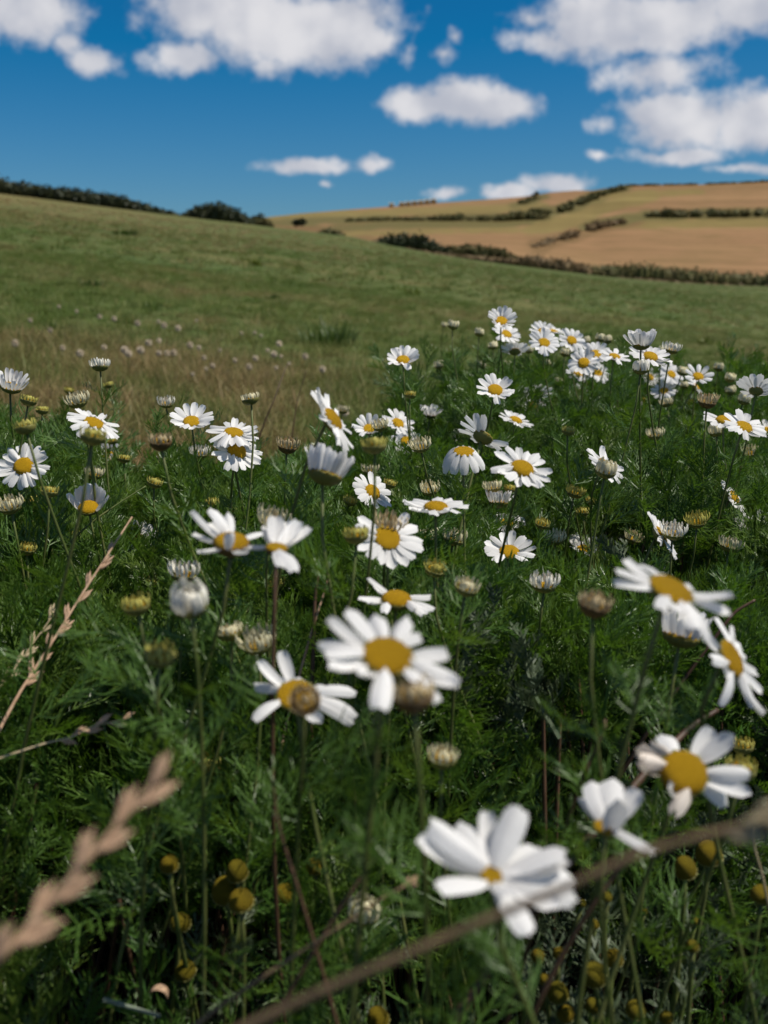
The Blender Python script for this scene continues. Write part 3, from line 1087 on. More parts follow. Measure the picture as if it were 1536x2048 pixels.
def daisy(px, py, D, n, label, cup=5, np_=16, real=0.043, disc=.37, gap=None, tips=None, worn=(), group=None, seed=0,
          stem='stem', brown=False, wid=None, lean=None, dvar=None, plen=None, jit=7, leaves=6, dz=0.0):
    rg = random.Random(seed * 13 + int(px) * 7 + int(py))
    d = 2000 * real / D + dz
    c = at(px, py, d)
    nw = cam_dir(n)
    dr = real * disc / 2                       # radius of the yellow centre
    L = plen or (real / 2 - dr * .86)          # length of a petal
    root = empty('daisy', (0, 0, 0), label, 'daisy', group)
    under = c - nw * (dr * .62)
    base = base_below(c, rg, .09, lean)
    root.location = base
    P = stem_to(root, base, under + nw * dr * .05, nw, .0015, .0009, M[stem])
    leaves_on(root, P, [rg.uniform(.45, .86 if D > 140 else .93) for _ in range(leaves * 2)], rg, LEAVES, .85 if D > 140 else 1.15)
    head = link('flower_head', CUP_BROWN if brown else CUP, None, root, c - base)
    fr = frame(nw, CR.col[1])
    head.rotation_euler = fr.to_euler()
    head.scale = (dr, dr, dr)
    inv = fr.inverted()
    dm = link('disc', DISCS[dvar if dvar is not None else rg.randrange(3)], None, head)
    HEADS.append((px, py, d, D * .45))
    sc_ = 1.0 / dr                              # children live in the scaled space of the head
    if wid is None:
        wid = min(0.0070, 2 * math.pi * (dr + L * .5) / np_ * 1.12)
    if tips:
        for i, tp in enumerate(tips):
            tx, ty = tp[0], tp[1]
            near = tp[2] if len(tp) > 2 else 0
            wf = tp[3] if len(tp) > 3 else 1.0
            # where the petal would lie flat: aim from the middle, then meet the sight line of its tip at petal length
            rdir = ray(tx, ty)
            o_ = cam.location
            t0 = nw.dot(c - o_) / nw.dot(rdir) if abs(nw.dot(rdir)) > .05 else (c - o_).dot(rdir)
            flat = o_ + rdir * t0 - c
            if flat.length > real * 1.2 or abs(nw.dot(rdir)) < .15:
                flat = o_ + rdir * ((c - o_).dot(rdir)) - c
            pd = flat - nw * flat.dot(nw)
            if pd.length < 1e-5:
                pd = fr.col[0].copy()
            pd.normalize()
            if near > 0:
                q_ = CR.col[0] * ((tx - px) / D) + CR.col[2] * .6
                pd = (q_ - nw * q_.dot(nw)).normalized()
            bp_ = c + pd * dr * .86
            oc = o_ - bp_
            bq = oc.dot(rdir)
            cq = oc.dot(oc) - (L * (tp[4] if len(tp) > 4 else 1.0)) ** 2
            disc_ = bq * bq - cq
            if disc_ > 0:
                t = -bq - math.sqrt(disc_) if near > 0 else -bq + math.sqrt(disc_)
                if near == 0:                   # the root that leaves the petal closest to the plane of the head
                    ta, tb = -bq - math.sqrt(disc_), -bq + math.sqrt(disc_)
                    t = ta if abs((o_ + rdir * ta - bp_).dot(nw)) < abs((o_ + rdir * tb - bp_).dot(nw)) else tb
            else:
                t = -bq
            tipw = o_ + rdir * t
            yv = tipw - bp_
            ll = max(yv.length, L * .35)
            yv.normalize()
            zv = nw - yv * nw.dot(yv)
            if zv.length < .15:
                zv = -pd - yv * (-pd).dot(yv)
            zv.normalize()
            xv = yv.cross(zv)
            rot = inv @ Matrix((xv, yv, zv)).transposed()
            rot = rot @ Matrix.Rotation(R(rg.uniform(-12, 12)), 3, 'Y')
            src = rg.choice(PETALS_WORN) if i in worn else rg.choice(PETALS)
            o = link('petal', src, None, head, inv @ (bp_ - c) * sc_)
            o.rotation_euler = rot.to_euler()
            o.scale = (wid * wf * sc_, ll * sc_, ll * sc_)
        return root
    for i in range(np_):
        th = 2 * math.pi * i / np_ + rg.uniform(-.5, .5) / np_
        if gap and any(a0 <= math.degrees(th) % 360 <= a1 for a0, a1 in gap):
            continue
        e = R(cup + rg.uniform(-jit, jit) + (rg.uniform(-25, 15) if rg.random() < .14 else 0))
        ll = L * rg.uniform(.88, 1.06)
        src = rg.choice(PETALS_DROOP) if cup < -10 else rg.choice(PETALS[:5] if cup < 30 else PETALS if cup < 40 else [PETALS[q] for q in (1, 3, 6, 4)])
        o = link('petal', src, None, head, Vector((math.cos(th) * .86, math.sin(th) * .86, .05 + .04 * (i % 2))))
        o.rotation_euler = (Matrix.Rotation(th - math.pi / 2, 3, 'Z') @ Matrix.Rotation(e, 3, 'X') @ Matrix.Rotation(R(rg.uniform(-14, 14)), 3, 'Y')).to_euler()
        o.scale = (wid * rg.uniform(.85, 1.1) * sc_, ll * sc_, ll * sc_)
    return root


def bud(px, py, w, kind, label, n=None, real=None, group=None, seed=0, stem='stem', leaves=4, lean=None, form='open', dz=0.0):
    """half-open or closed head. w: its width in the photograph. form: open (rays up), tight (short rays), ball (rays folded in)"""
    rg = random.Random(seed * 17 + int(px) * 5 + int(py))
    real = real or {'open': .0175, 'tight': .0135, 'ball': .0155}[form]
    d = 2000 * real / w + dz
    nw = cam_dir(n or (rg.uniform(-.25, .3), .93, rg.uniform(.05, .4)))
    c = at(px, py, d)
    r = real / 2 * (.86 if form == 'open' else .92)
    root = empty('daisy_bud', (0, 0, 0), label, 'flower bud', group)
    base = base_below(c, rg, .09, lean)
    root.location = base
    under = c - nw * r * .75
    P = stem_to(root, base, under + nw * r * .05, nw, .0014, .0008, M[stem])
    leaves_on(root, P, [rg.uniform(.5, .93) for _ in range(leaves * 2)], rg, LEAVES, 1.1)
    fr = frame(nw, CR.col[1])
    head = link('flower_head', CUP_BROWN if kind == 'tan' else CUP, None, root, c - nw * r * .15 - base)
    head.rotation_euler = fr.to_euler()
    head.scale = (r, r, r * (1.15 if form != 'open' else 1.0))
    HEADS.append((px, py, d, w * .6))
    dd = link('disc', DISCS[1], None, head, (0, 0, 0.02))
    dd.scale = (.72, .72, .5)
    if form == 'open':
        spec = [(18, 1.10, .24, 16, .95), (13, 1.0, .22, 2, .62)]
    elif form == 'tight':
        spec = [(15, .62, .24, 8, .95), (11, .62, .24, -14, .66), (6, .6, .24, -20, .32)]
    else:
        spec = [(12, 1.05, .44, -10, .98), (9, 1.0, .42, -30, .72), (5, .85, .4, -42, .42)]
    if w >= 46:                                  # big enough to tell the rays apart
        for (nn, ll, ww, le, rr) in spec:
            for i in range(nn):
                th = 2 * math.pi * i / nn + rg.uniform(-.12, .12)
                o = link('ray', rg.choice(RAYS[kind]), None, head, (math.cos(th) * rr, math.sin(th) * rr, 0))
                o.rotation_euler = (Matrix.Rotation(th - math.pi / 2, 3, 'Z') @ Matrix.Rotation(R(-le + rg.uniform(-9, 9)), 3, 'X')).to_euler()
                k = ll * rg.uniform(.8, 1.1)
                o.scale = (ww, k, k)
    else:
        V, F = [], []
        for (nn, ll, ww, le, rr) in spec:
            v2, f2 = join_rays(rr / .92, ll, ww, nn, le, kind, rg, 1)
            k = len(V)
            V += v2
            F += [tuple(k + x for x in f) for f in f2]
        link('rays', mesh('rays', V, F), M['ray_' + kind], head)['kind'] = 'stuff'
    return root


# ------------------------------------------------------------------ the daisies
exec_daisies = True
daisy(775, 1313, 285, (.14, .82, .55), 'big fully open daisy with its broad golden disc, a brownish bud against it', real=.045, wid=.0062, tips=[
    (694, 1216), (750, 1220), (814, 1241), (840, 1263), (890, 1318), (925, 1355), (915, 1379), (885, 1399), (760, 1409, 0, 1.1), (716, 1354, 0, 1.1, .8), (655, 1348), (648, 1300), (636, 1283, 0, .8), (650, 1246)],
    dvar=0, lean=(-.03, .03), seed=1)
daisy(592, 1390, 210, (.02, .78, .62), 'star-like daisy half hidden by a dark round bud', real=.045, wid=.0058, tips=[
    (512, 1326), (562, 1306), (549, 1340, -1, .8), (573, 1345, -1, .8), (600, 1349, -1, 1.1, .8), (673, 1366), (711, 1372), (718, 1413), (712, 1434), (645, 1449, 1), (510, 1421), (511, 1372)], seed=2)
daisy(1342, 1180, 250, (.30, .82, .48), 'wide daisy tilted over a closed cream flower', real=.045, wid=.0060, tips=[
    (1228, 1138), (1243, 1130), (1223, 1162), (1284, 1126), (1320, 1150, -1), (1384, 1172, -1), (1467, 1200), (1462, 1228), (1433, 1262), (1395, 1254), (1358, 1225, 0, 1.1), (1326, 1217, 0, 1.1)], dvar=2, seed=3)
daisy(1463, 1317, 215, (.72, .42, .55), 'daisy hanging sideways with its disc turned away, next to a wide tilted one', real=.045, wid=.0056, tips=[
    (1442, 1232), (1466, 1252), (1480, 1287), (1500, 1313), (1515, 1347), (1525, 1387), (1519, 1435), (1510, 1420), (1464, 1410), (1443, 1357, 1), (1428, 1316, 1), (1400, 1266)], seed=4)
daisy(1367, 1547, 235, (-.05, .55, .83), 'ageing daisy with tan curled petals on one side', real=.045, wid=.0062, tips=[
    (1324, 1454, -1, 1.2), (1301, 1476), (1260, 1500), (1263, 1533), (1285, 1515), (1332, 1578, 1, 1.1), (1361, 1599, 1), (1467, 1612), (1503, 1588), (1458, 1557), (1502, 1547), (1468, 1469, 0, 1.2), (1422, 1461, 0, 1.1), (1432, 1487)],
    worn=(1, 2, 3, 4, 6), dvar=1, disc=.40, seed=5)
daisy(984, 1750, 310, (.05, .84, .54), 'ragged daisy with long splayed petals and hardly any disc, behind a blurred brown stalk', real=.046, disc=.15, wid=.0074, tips=[
    (855, 1644, 0, 1.1), (830, 1687), (871, 1776, 1), (932, 1625, -1), (971, 1633, -1, .8), (1039, 1610, -1, 1.15), (1080, 1696), (1135, 1700), (1138, 1724), (1151, 1741), (1158, 1802), (1119, 1814), (1060, 1873, 1, .95), (1022, 1790, 1, .9)],
    dvar=2, seed=6, plen=.0185)
daisy(1212, 1655, 250, (.12, .95, .28), 'cup-shaped white daisy with few broad upright petals', real=.043, disc=.20, wid=.0080, tips=[
    (1184, 1560, 0, 1.1, .95), (1225, 1550, -1, 1.1), (1282, 1585), (1238, 1606, 1, 1), (1170, 1592), (1318, 1692, 1, .8), (1205, 1580, -1)], seed=7, plen=.0165)
daisy(462, 1086, 190, (.05, .93, .36), 'daisy with pointed upcurled petals and brown underside beside an upright cup', real=.043, wid=.0052, tips=[
    (376, 1029, 0, .8), (431, 1012, -1, 1.1), (456, 1029, -1), (382, 1078), (396, 1115, 1, .8), (494, 1111, 1, .9), (461, 1068, 1, 1, .7), (527, 1064), (541, 1105), (420, 1050)], brown=True, seed=8, stem='stem')
daisy(553, 1096, 200, (.10, .94, .30), 'upright white cup daisy on a brown stem', real=.043, disc=.22, wid=.0070, tips=[
    (549, 1037, -1, 1.1), (573, 1048, 0, 1.1), (600, 1052), (625, 1067), (592, 1118, 1, 1), (562, 1134, 1, .7), (532, 1060)], brown=True, seed=9, stem='stem_red')
daisy(793, 1200, 165, (.05, .93, .36), 'low spreading daisy under a tall green stem, seen nearly edge-on', real=.043, wid=.0050, tips=[
    (734, 1156, -1), (716, 1198), (745, 1172, -1), (860, 1195), (871, 1215), (861, 1227), (830, 1211), (772, 1208), (735, 1206), (850, 1222)], seed=10)

G_BACK = 'white daisies in the tall cluster against the meadow'
L_BACK = 'small white daisy in the tall crowded cluster standing against the meadow'
rows = [
    # px, py, D, normal, cup, petals, label, extra
    (47, 933, 108, (-.02, .42, .9), 2, 19, 'round daisy facing out flatly with full ring of petals and large disc', {}),
    (188, 846, 114, (.42, .80, .42), -8, 17, 'daisy tilted like a saucer above a yellow-green bud', {}),
    (177, 1016, 112, (.05, .80, .60), 52, 15, 'daisy with all its petals swept up like a fan above an orange disc', {'gap': [(215, 325)]}),
    (278, 1082, 88, (.45, .42, .78), 18, 15, 'daisy leaning behind the tip of a dry grass spike', {}),
    (383, 843, 92, (.08, .72, .68), 22, 13, 'daisy with spaced rounded petals beside a folded closed bud', {}),
    (467, 866, 108, (.15, .84, .50), -4, 18, 'daisy seen from a low angle above another daisy in the green tangle', {}),
    (474, 902, 108, (.38, .60, .70), -2, 17, 'daisy crossed by thin dark leaf threads underneath another daisy', {}),
    (664, 841, 150, (.82, .50, .22), 2, 18, 'daisy turned edge-on like a slanting wheel, disc on one side', {}),
    (650, 950, 160, (.25, .95, -.14), 68, 22, 'shuttlecock daisy with long white petals all swept upward, seen from below', {'wid': .0046, 'disc': .42}),
    (806, 721, 76, (-.03, .70, .71), 30, 15, 'lone daisy on a thin stem above the rest against the meadow', {}),
    (738, 858, 72, (.0, .62, .78), 38, 12, 'small daisy with two raised petals in the low cluster by a curved brown bud stem', {}),
    (796, 846, 72, (.42, .60, .68), 12, 13, 'small daisy leaning above the low cluster by the curved brown bud stem', {}),
    (812, 883, 66, (.05, .5, .85), 5, 14, 'small daisy lowest in the cluster by the curved brown bud stem', {}),
    (928, 904, 118, (.0, .86, .50), -32, 12, 'daisy with drooping separate petals like a skirt', {}),
    (966, 874, 112, (.42, .80, -.42), 22, 15, 'daisy turned away, its olive underside and fanned petals showing', {'disc': .36, 'gap': [(120, 230)]}),
    (1044, 938, 132, (.20, .74, .64), 2, 18, 'fully open daisy next to the skirt-like drooping one', {}),
    (925, 876, 58, (.25, .6, .75), 10, 10, 'small daisy peeping out behind the skirt-like drooping one', {}),
    (872, 1016, 136, (.03, .96, .26), 8, 14, 'flat daisy seen from its edge with wing-like petals', {}),
    (744, 984, 96, (.5, .55, .66), 5, 14, 'daisy half buried in feathery green leaves', {}),
    (775, 1076, 150, (.22, .55, .80), 2, 16, 'daisy half hidden behind a big tan bud head', {'gap': [(60, 120)]}),
    (997, 1005, 84, (.05, .92, .1), 58, 20, 'half-open daisy with a brush of white rays above a green cup', {'wid': .0036, 'disc': .45}),
    (1013, 1046, 84, (-.05, .86, .5), 6, 15, 'low daisy shaded by leaves below the white brush-like one', {}),
    (1018, 1104, 112, (-.03, .80, .60), 16, 14, 'daisy with spread petals between two thin stems', {'gap': [(250, 300)]}),
    (1208, 931, 100, (.58, .58, .56), 8, 16, 'daisy facing sideways with a cream bud pressed against its disc', {}),
    (1316, 938, 58, (.15, .6, .78), 22, 12, 'small half-petalled daisy alone amid tall green stems', {'gap': [(90, 200)]}),
    (1168, 1099, 82, (.08, .80, .58), 38, 11, 'little bowl-shaped daisy with high petals behind', {}),
    (1222, 1084, 70, (.2, .88, .05), 55, 14, 'small white bowl daisy seen from under its rim', {}),
    (1321, 1071, 116, (.80, .50, .33), 6, 13, 'daisy in profile with raised petals and one long drooping petal', {}),
    (1466, 995, 88, (.70, .50, .50), 6, 15, 'daisy in profile with its orange disc turned outward', {}),
    (1508, 1046, 86, (.1, .82, -.45), 16, 14, 'daisy seen from underneath below the profile daisy', {}),
    (1366, 1114, 74, (.03, .94, .05), 62, 16, 'white half-open cup touching the long drooping petal', {'wid': .0042, 'disc': .42}),
    (990, 781, 86, (.08, .62, .78), 26, 16, 'daisy with petals piled up behind its disc under the tall cluster', {}),
    (1031, 841, 74, (.30, .85, .43), 4, 14, 'daisy tipped sideways beside a straw-coloured twig', {}),
    (1447, 841, 86, (-.05, .84, .52), 6, 13, 'daisy sharing its place with another, above a cream bud', {'gap': [(60, 130)]}),
    (1488, 854, 96, (.18, .72, .67), 14, 13, 'larger daisy of the pair above a cream bud, raised pointed petals', {}),
    (1512, 782, 90, (.28, .80, -.32), 24, 15, 'daisy turned away near the edge of the tall cluster', {'disc': .30}),
    (22, 774, 96, (.30, .85, .40), 56, 18, 'half-open daisy with a dark underside above the dry grass', {'wid': .0042, 'disc': .42}),
    (218, 913, 66, (.0, .62, .78), 62, 14, 'upright pale cup daisy showing a yellow spot in front', {'wid': .0042}),
    (283, 964, 56, (.1, .7, .4), 24, 11, 'small white daisy hidden in foliage beside a green bud', {}),
    (860, 830, 62, (.1, .8, .2), 45, 14, 'white brush-like daisy at the back of the low cluster', {}),
    (1362, 1272, 165, (.18, .96, .10), 66, 15, 'closed cream-white flower tucked beneath the wide tilted daisy', {'wid': .0046, 'disc': .44}),
    (1282, 690, 92, (-.02, .90, .25), 58, 15, 'daisy with tall overlapping grey-white petals behind a smaller one', {}),
    (1300, 714, 88, (.12, .78, .60), 8, 15, 'daisy in front of the tall overlapping petals, above a cream ball bud', {}),
]
back = [
    (1003, 642, 68, (.08, .58, .8), 30, 15), (1013, 668, 62, (.3, .6, .72), 8, 14), (1030, 703, 62, (.05, .75, -.2), 26, 14), (1088, 686, 68, (.1, .5, .85), 12, 16),
    (1106, 662, 54, (.2, .85, .4), 6, 13), (1143, 681, 60, (.2, .42, .88), 8, 14), (1085, 662, 52, (-.1, .6, .7), 20, 14), (1167, 726, 66, (-.2, .42, .88), 8, 15), (1191, 708, 64, (.0, .6, .8), 16, 15),
    (1229, 714, 68, (.2, .84, .45), 6, 14), (1196, 746, 54, (.25, .5, .8), 8, 14), (1156, 748, 54, (.2, .7, .65), 4, 14), (1342, 749, 54, (.22, .42, .88), 4, 14),
    (1396, 754, 64, (.02, .62, .78), 28, 9), (1065, 812, 58, (-.1, .32, .95), 4, 14), (1076, 788, 62, (.05, .8, -.3), 20, 14), (1158, 784, 48, (.1, .5, .7), 12, 12),
    (1328, 782, 54, (-.2, .6, .7), 8, 11), (1300, 755, 44, (.3, .3, .8), 6, 12), (1392, 776, 60, (.75, .5, .3), 4, 10), (1382, 806, 48, (-.6, .6, .4), 8, 7),
    (1534, 862, 62, (.0, .7, .6), 20, 12), (906, 838, 52, (.1, .7, .3), 16, 12), (1285, 800, 44, (.1, .6, .6), 8, 9), (1125, 820, 40, (0, .6, .7), 8, 10),
]
for i, (px, py, D, n_, cup, npet, lab, ex) in enumerate(rows):
    daisy(px, py, D, n_, lab, cup=cup, np_=npet, seed=20 + i, leaves=5, **ex)
for i, (px, py, D, n_, cup, npet) in enumerate(back):
    daisy(px, py, D, n_, L_BACK, cup=cup, np_=npet, seed=90 + i, group=G_BACK, leaves=5)

# ------------------------------------------------------------------ buds
bl = [
    (200, 731, 36, 'white', 'open', 'brush bud on the highest leafy stem against the dry grass'),
    (155, 802, 44, 'cream', 'open', 'opening bud with yellow middle above the saucer-tilted daisy'),
    (50, 852, 44, 'yellow', 'tight', 'rounded yellow bud above the flat-facing daisy'),
    (186, 870, 54, 'yellow', 'tight', 'broad yellow-green bud right under the saucer-tilted daisy'),
    (332, 806, 32, 'white', 'open', 'bud with its white rays folded together, bent over'),
    (400, 906, 36, 'white', 'open', 'white-rayed bud under the spaced-petal daisy'),
    (321, 880, 46, 'tan', 'tight', 'flattened brown-tipped bud head amid dark leaves'),
    (500, 796, 36, 'cream', 'tight', 'pale spiky bud on a leafy leaning stem over dry grass'),
    (575, 891, 42, 'tan', 'open', 'tan-tipped bud beside the shuttlecock daisy'),
    (20, 1012, 48, 'cream', 'open', 'cream open bud under the flat-facing daisy'),
    (545, 1042, 62, 'cream', 'open', 'spiky cream bud behind the upright cup daisy'),
    (748, 888, 52, 'yellow', 'tight', 'wide yellowish bud under the low daisy cluster'),
    (841, 892, 40, 'cream', 'open', 'cream bud topping the curved brown stem'),
    (860, 979, 38, 'cream', 'open', 'cream bud above the wing-petalled edge-on daisy'),
    (780, 1052, 60, 'tan', 'open', 'big tan half-open bud in front of a daisy'),
    (712, 1068, 52, 'yellow', 'tight', 'yellow-green bud touching leaves near the big tan bud'),
    (855, 1074, 42, 'cream', 'open', 'cream bud beside a similar one under the edge-on daisy'),
    (908, 1077, 46, 'cream', 'open', 'larger cream bud of two under the edge-on daisy'),
    (871, 1136, 46, 'yellow', 'tight', 'yellowish tight bud below two cream buds'),
    (934, 1172, 52, 'cream', 'tight', 'domed cream bud on its own straight green stem'),
    (1088, 1168, 54, 'white', 'open', 'white-rayed bud leaning over dense needle leaves'),
    (1190, 1205, 66, 'tan', 'tight', 'flat brown-topped bud on a thick leafy stem'),
    (1212, 940, 44, 'cream', 'ball', 'cream bud pressed against the sideways daisy'),
    (1150, 985, 36, 'yellow', 'open', 'yellow-centred open bud beside tall green stems'),
    (1393, 1042, 42, 'yellow', 'open', 'yellow opening bud beside the profile daisy with raised petals'),
    (1346, 1064, 48, 'white', 'open', 'half-open white bud behind the profile daisy with raised petals'),
    (1282, 736, 34, 'white', 'ball', 'round cream ball bud at the front of the tall cluster'),
    (1342, 698, 32, 'white', 'open', 'pale opening bud beside the tall overlapping petals'),
    (1415, 802, 38, 'tan', 'open', 'tan opening bud on a long slanting stem'),
    (1432, 862, 30, 'cream', 'ball', 'cream ball bud below the pair of daisies'),
    (1525, 1290, 44, 'yellow', 'open', 'yellow-cream bud beyond the sideways hanging daisy'),
    (1485, 1490, 46, 'yellow', 'tight', 'yellow bud behind the ageing tan-petalled daisy'),
    (1482, 1535, 62, 'yellow', 'tight', 'blurred green-yellow bud close to the ageing tan-petalled daisy'),
    (378, 1203, 78, 'white', 'ball', 'fat cream bud with its petals closed over the top'),
    (368, 1146, 58, 'white', 'open', 'brush of upright white rays above the fat cream bud'),
    (272, 1208, 58, 'yellow', 'tight', 'blurred yellowish bud beside the fat cream bud'),
    (320, 1308, 66, 'yellow', 'tight', 'blurred round bud with yellow centre amid feathery leaves'),
    (460, 1262, 52, 'cream', 'tight', 'cream bud of two joined ones below the brown stems'),
    (515, 1286, 68, 'cream', 'open', 'larger cream bud of the two joined ones below the brown stems'),
    (414, 1532, 54, 'yellow', 'ball', 'closed yellowish bud alone over dark foliage'),
    (885, 1512, 62, 'cream', 'tight', 'blurred cream bud below the big golden-disc daisy'),
    (610, 1400, 64, 'tan', 'tight', 'dark round bud in front of the star-like daisy'),
    (826, 1384, 88, 'tan', 'tight', 'brownish blurred bud touching the big golden-disc daisy'),
    (728, 1824, 66, 'cream', 'ball', 'closed pale cream bud low beside a straw tip'),
    (1100, 1840, 10, 'yellow', 'ball', None),
]
for i, (px, py, w, kind, form, lab) in enumerate(bl):
    if lab is None:
        continue
    ex = {}
    if w >= 60:
        ex['leaves'] = 5
    if lab.startswith('fat cream'):
        ex['n'] = (-.05, .8, .6)
    if 'dark round bud' in lab:
        ex['real'] = .0115
        ex['n'] = (.1, .5, .85)
    bud(px, py, w, kind, lab, form=form, seed=200 + i, **ex)

SETS = {
    'a': ('small greenish-yellow bud poking out of the feathery foliage', 'yellow-green buds in the foliage', 'yellow', 'tight'),
    'b': ('small cream bud in the tall cluster against the meadow', 'cream buds in the tall cluster', 'cream', 'ball'),
    'c': ('small half-open cream bud poking out of the feathery foliage', 'cream buds in the foliage', 'cream', 'open'),
}
small = [
    (217, 769, 20, 'a'), (58, 799, 34, 'a'), (84, 819, 26, 'a'), (248, 916, 26, 'a'), (100, 981, 36, 'a'), (62, 999, 30, 'a'), (310, 964, 32, 'a'), (153, 1069, 30, 'a'),
    (55, 1096, 36, 'a'), (425, 1004, 30, 'a'), (468, 1021, 30, 'a'), (552, 1166, 36, 'a'), (302, 1160, 34, 'a'), (175, 1455, 42, 'a'), (780, 966, 28, 'a'), (1085, 1046, 32, 'a'),
    (1117, 1242, 32, 'a'), (1165, 1022, 28, 'a'), (740, 941, 32, 'c'), (188, 948, 36, 'c'), (1110, 1077, 40, 'c'), (1266, 1076, 36, 'c'), (1460, 1091, 42, 'c'), (1130, 1123, 30, 'c'),
    (1310, 869, 32, 'c'), (1500, 905, 30, 'c'), (820, 788, 24, 'a'), (878, 730, 20, 'b'), (906, 651, 22, 'b'), (888, 650, 12, 'b'), (959, 666, 20, 'b'), (986, 692, 20, 'b'), (963, 731, 18, 'b'),
    (1215, 680, 20, 'b'), (1200, 677, 20, 'b'), (1171, 682, 20, 'b'), (1326, 704, 22, 'b'), (1364, 743, 22, 'b'), (1437, 735, 20, 'b'), (1460, 756, 22, 'b'), (1416, 752, 16, 'b'), (1461, 782, 22, 'b'),
    (1488, 800, 26, 'b'), (1130, 706, 20, 'b'), (1094, 727, 16, 'b'), (1116, 763, 18, 'b'), (1108, 790, 16, 'b'), (1368, 771, 18, 'b'), (1333, 806, 26, 'c'), (1137, 860, 28, 'a'),
    (1012, 730, 18, 'b'), (1058, 700, 18, 'b'), (1440, 888, 26, 'c'), (685, 820, 24, 'c'), (760, 852, 32, 'c'), (880, 808, 18, 'b'), (985, 975, 34, 'c'), (1330, 920, 18, 'a'), (1245, 820, 16, 'b'),
    (1180, 1000, 26, 'a'), (700, 1000, 30, 'a'), (1020, 975, 26, 'a'), (625, 895, 26, 'c'), (138, 780, 20, 'a'), (225, 880, 22, 'a'),
]
for i, (px, py, w, k) in enumerate(small):
    lab, grp, kind, form = SETS[k]
    bud(px, py, w, kind, lab, form=form, seed=300 + i, group=grp, leaves=3)

# ------------------------------------------------------------------ pineapple weed
CONES = [dome_mesh('cone', M['cone'], h, 0, 16, 6, .22) for h in (1.25, 1.0, 1.5)]


def pineapple(px, py, w, label, group=None, seed=0, d=None, n=None):
    rg = random.Random(seed * 3 + int(px))
    d = d or rg.uniform(.46, .54)
    real = w / 2000 * d
    r = real / 2
    c = at(px, py, d)
    nw = cam_dir(n or (rg.uniform(-.2, .2), .85, rg.uniform(.3, .55)))
    base = base_below(c, rg, .04)
    root = empty('pineapple_weed', base, label, 'pineapple weed', group)
    P = stem_to(root, base, c - nw * r * .5, nw, .0016, .0012, M['stem'])
    leaves_on(root, P, [rg.uniform(.45, .95) for _ in range(7)], rg, LEAVES_GREY, 1.0)
    fr = frame(nw, CR.col[1])
    h = link('flower_cone', rg.choice(CONES), None, root, c - nw * r * .4 - base)
    h.rotation_euler = fr.to_euler()
    h.scale = (r, r, r)
    cup_ = link('bract_cup', CUP, None, root, c - nw * r * .42 - base)
    cup_.rotation_euler = fr.to_euler()
    cup_.scale = (r * 1.0, r * 1.0, r * .7)
    HEADS.append((px, py, d, w * 1.2))
    return root


pw = [
    (338, 1727, 38, 'olive-yellow cone head alone above dark leaves', None), (474, 1742, 44, 'cone head behind two touching ones', None), (452, 1778, 60, 'large olive cone head of three clustered together', None),
    (481, 1797, 52, 'front cone head of three clustered together', None), (361, 1842, 42, 'yellow cone head on a thin crooked stem', None), (369, 1938, 44, 'orange-yellow cone head low by a curled dry leaf', None),
    (630, 1731, 38, 'yellow cone head among blurred leaves beside brown stems', None), (570, 1786, 44, 'blurred olive cone head beside brown stems', None), (590, 1840, 18, 'tiny yellow button head near the closed cream bud', None),
    (1418, 1705, 54, 'tall amber cone head beside a darker green one', None), (1370, 1735, 46, 'dark green cone head beside the tall amber one', None), (1525, 1786, 46, 'dark-based cone head under a pale hooked stem', None),
    (1188, 1946, 52, 'largest brown-gold cone head in the low patch of cones', None),
]
for i, (px, py, w, lab, grp) in enumerate(pw):
    pineapple(px, py, w, lab, grp, 400 + i)
for i, (px, py, w) in enumerate([(1228, 1915, 38), (1116, 1985, 42), (1132, 2027, 34), (1185, 2011, 30), (1272, 2018, 40), (1333, 2033, 28), (1118, 1906, 26), (1076, 1911, 28),
                                 (1165, 1806, 16), (1188, 1848, 20), (1215, 1792, 22), (1392, 1842, 16), (1385, 1891, 26), (1290, 1821, 12), (755, 2036, 46), (1090, 1958, 24)]):
    pineapple(px, py, w, 'small yellow cone head in the low grey-green patch of cones', 'low patch of cone heads', 450 + i, d=.5 if w > 20 else .56)


# ------------------------------------------------------------------ dry grasses
def spikelet_mesh(mat, seed):
    """pointed dry spikelet of overlapping husks, length 1 along +Y"""
    V, F = [], []
    for (oy, ox, oz, k) in ((0, 0, 0, .62), (.18, .10, .06, .60), (.30, -.10, -.05, .58), (.42, .02, .02, .58)):
        b0 = len(V)
        for t, w in ((0, .03), (.3, .15), (.6, .13), (1, .0)):
            for s in range(4):
                a = math.pi / 4 + s * math.pi / 2
                V.append((ox * (1 + t) + math.cos(a) * w, oy + t * k, oz + math.sin(a) * w * .6))
        for j in range(3):
            for s in range(4):
                F.append((b0 + j * 4 + s, b0 + j * 4 + (s + 1) % 4, b0 + j * 4 + 4 + (s + 1) % 4, b0 + j * 4 + 4 + s))
    return mesh('spikelet', V, F, True, mat)


SPK = [spikelet_mesh(M['straw'], 1), spikelet_mesh(M['straw_pale'], 2)]


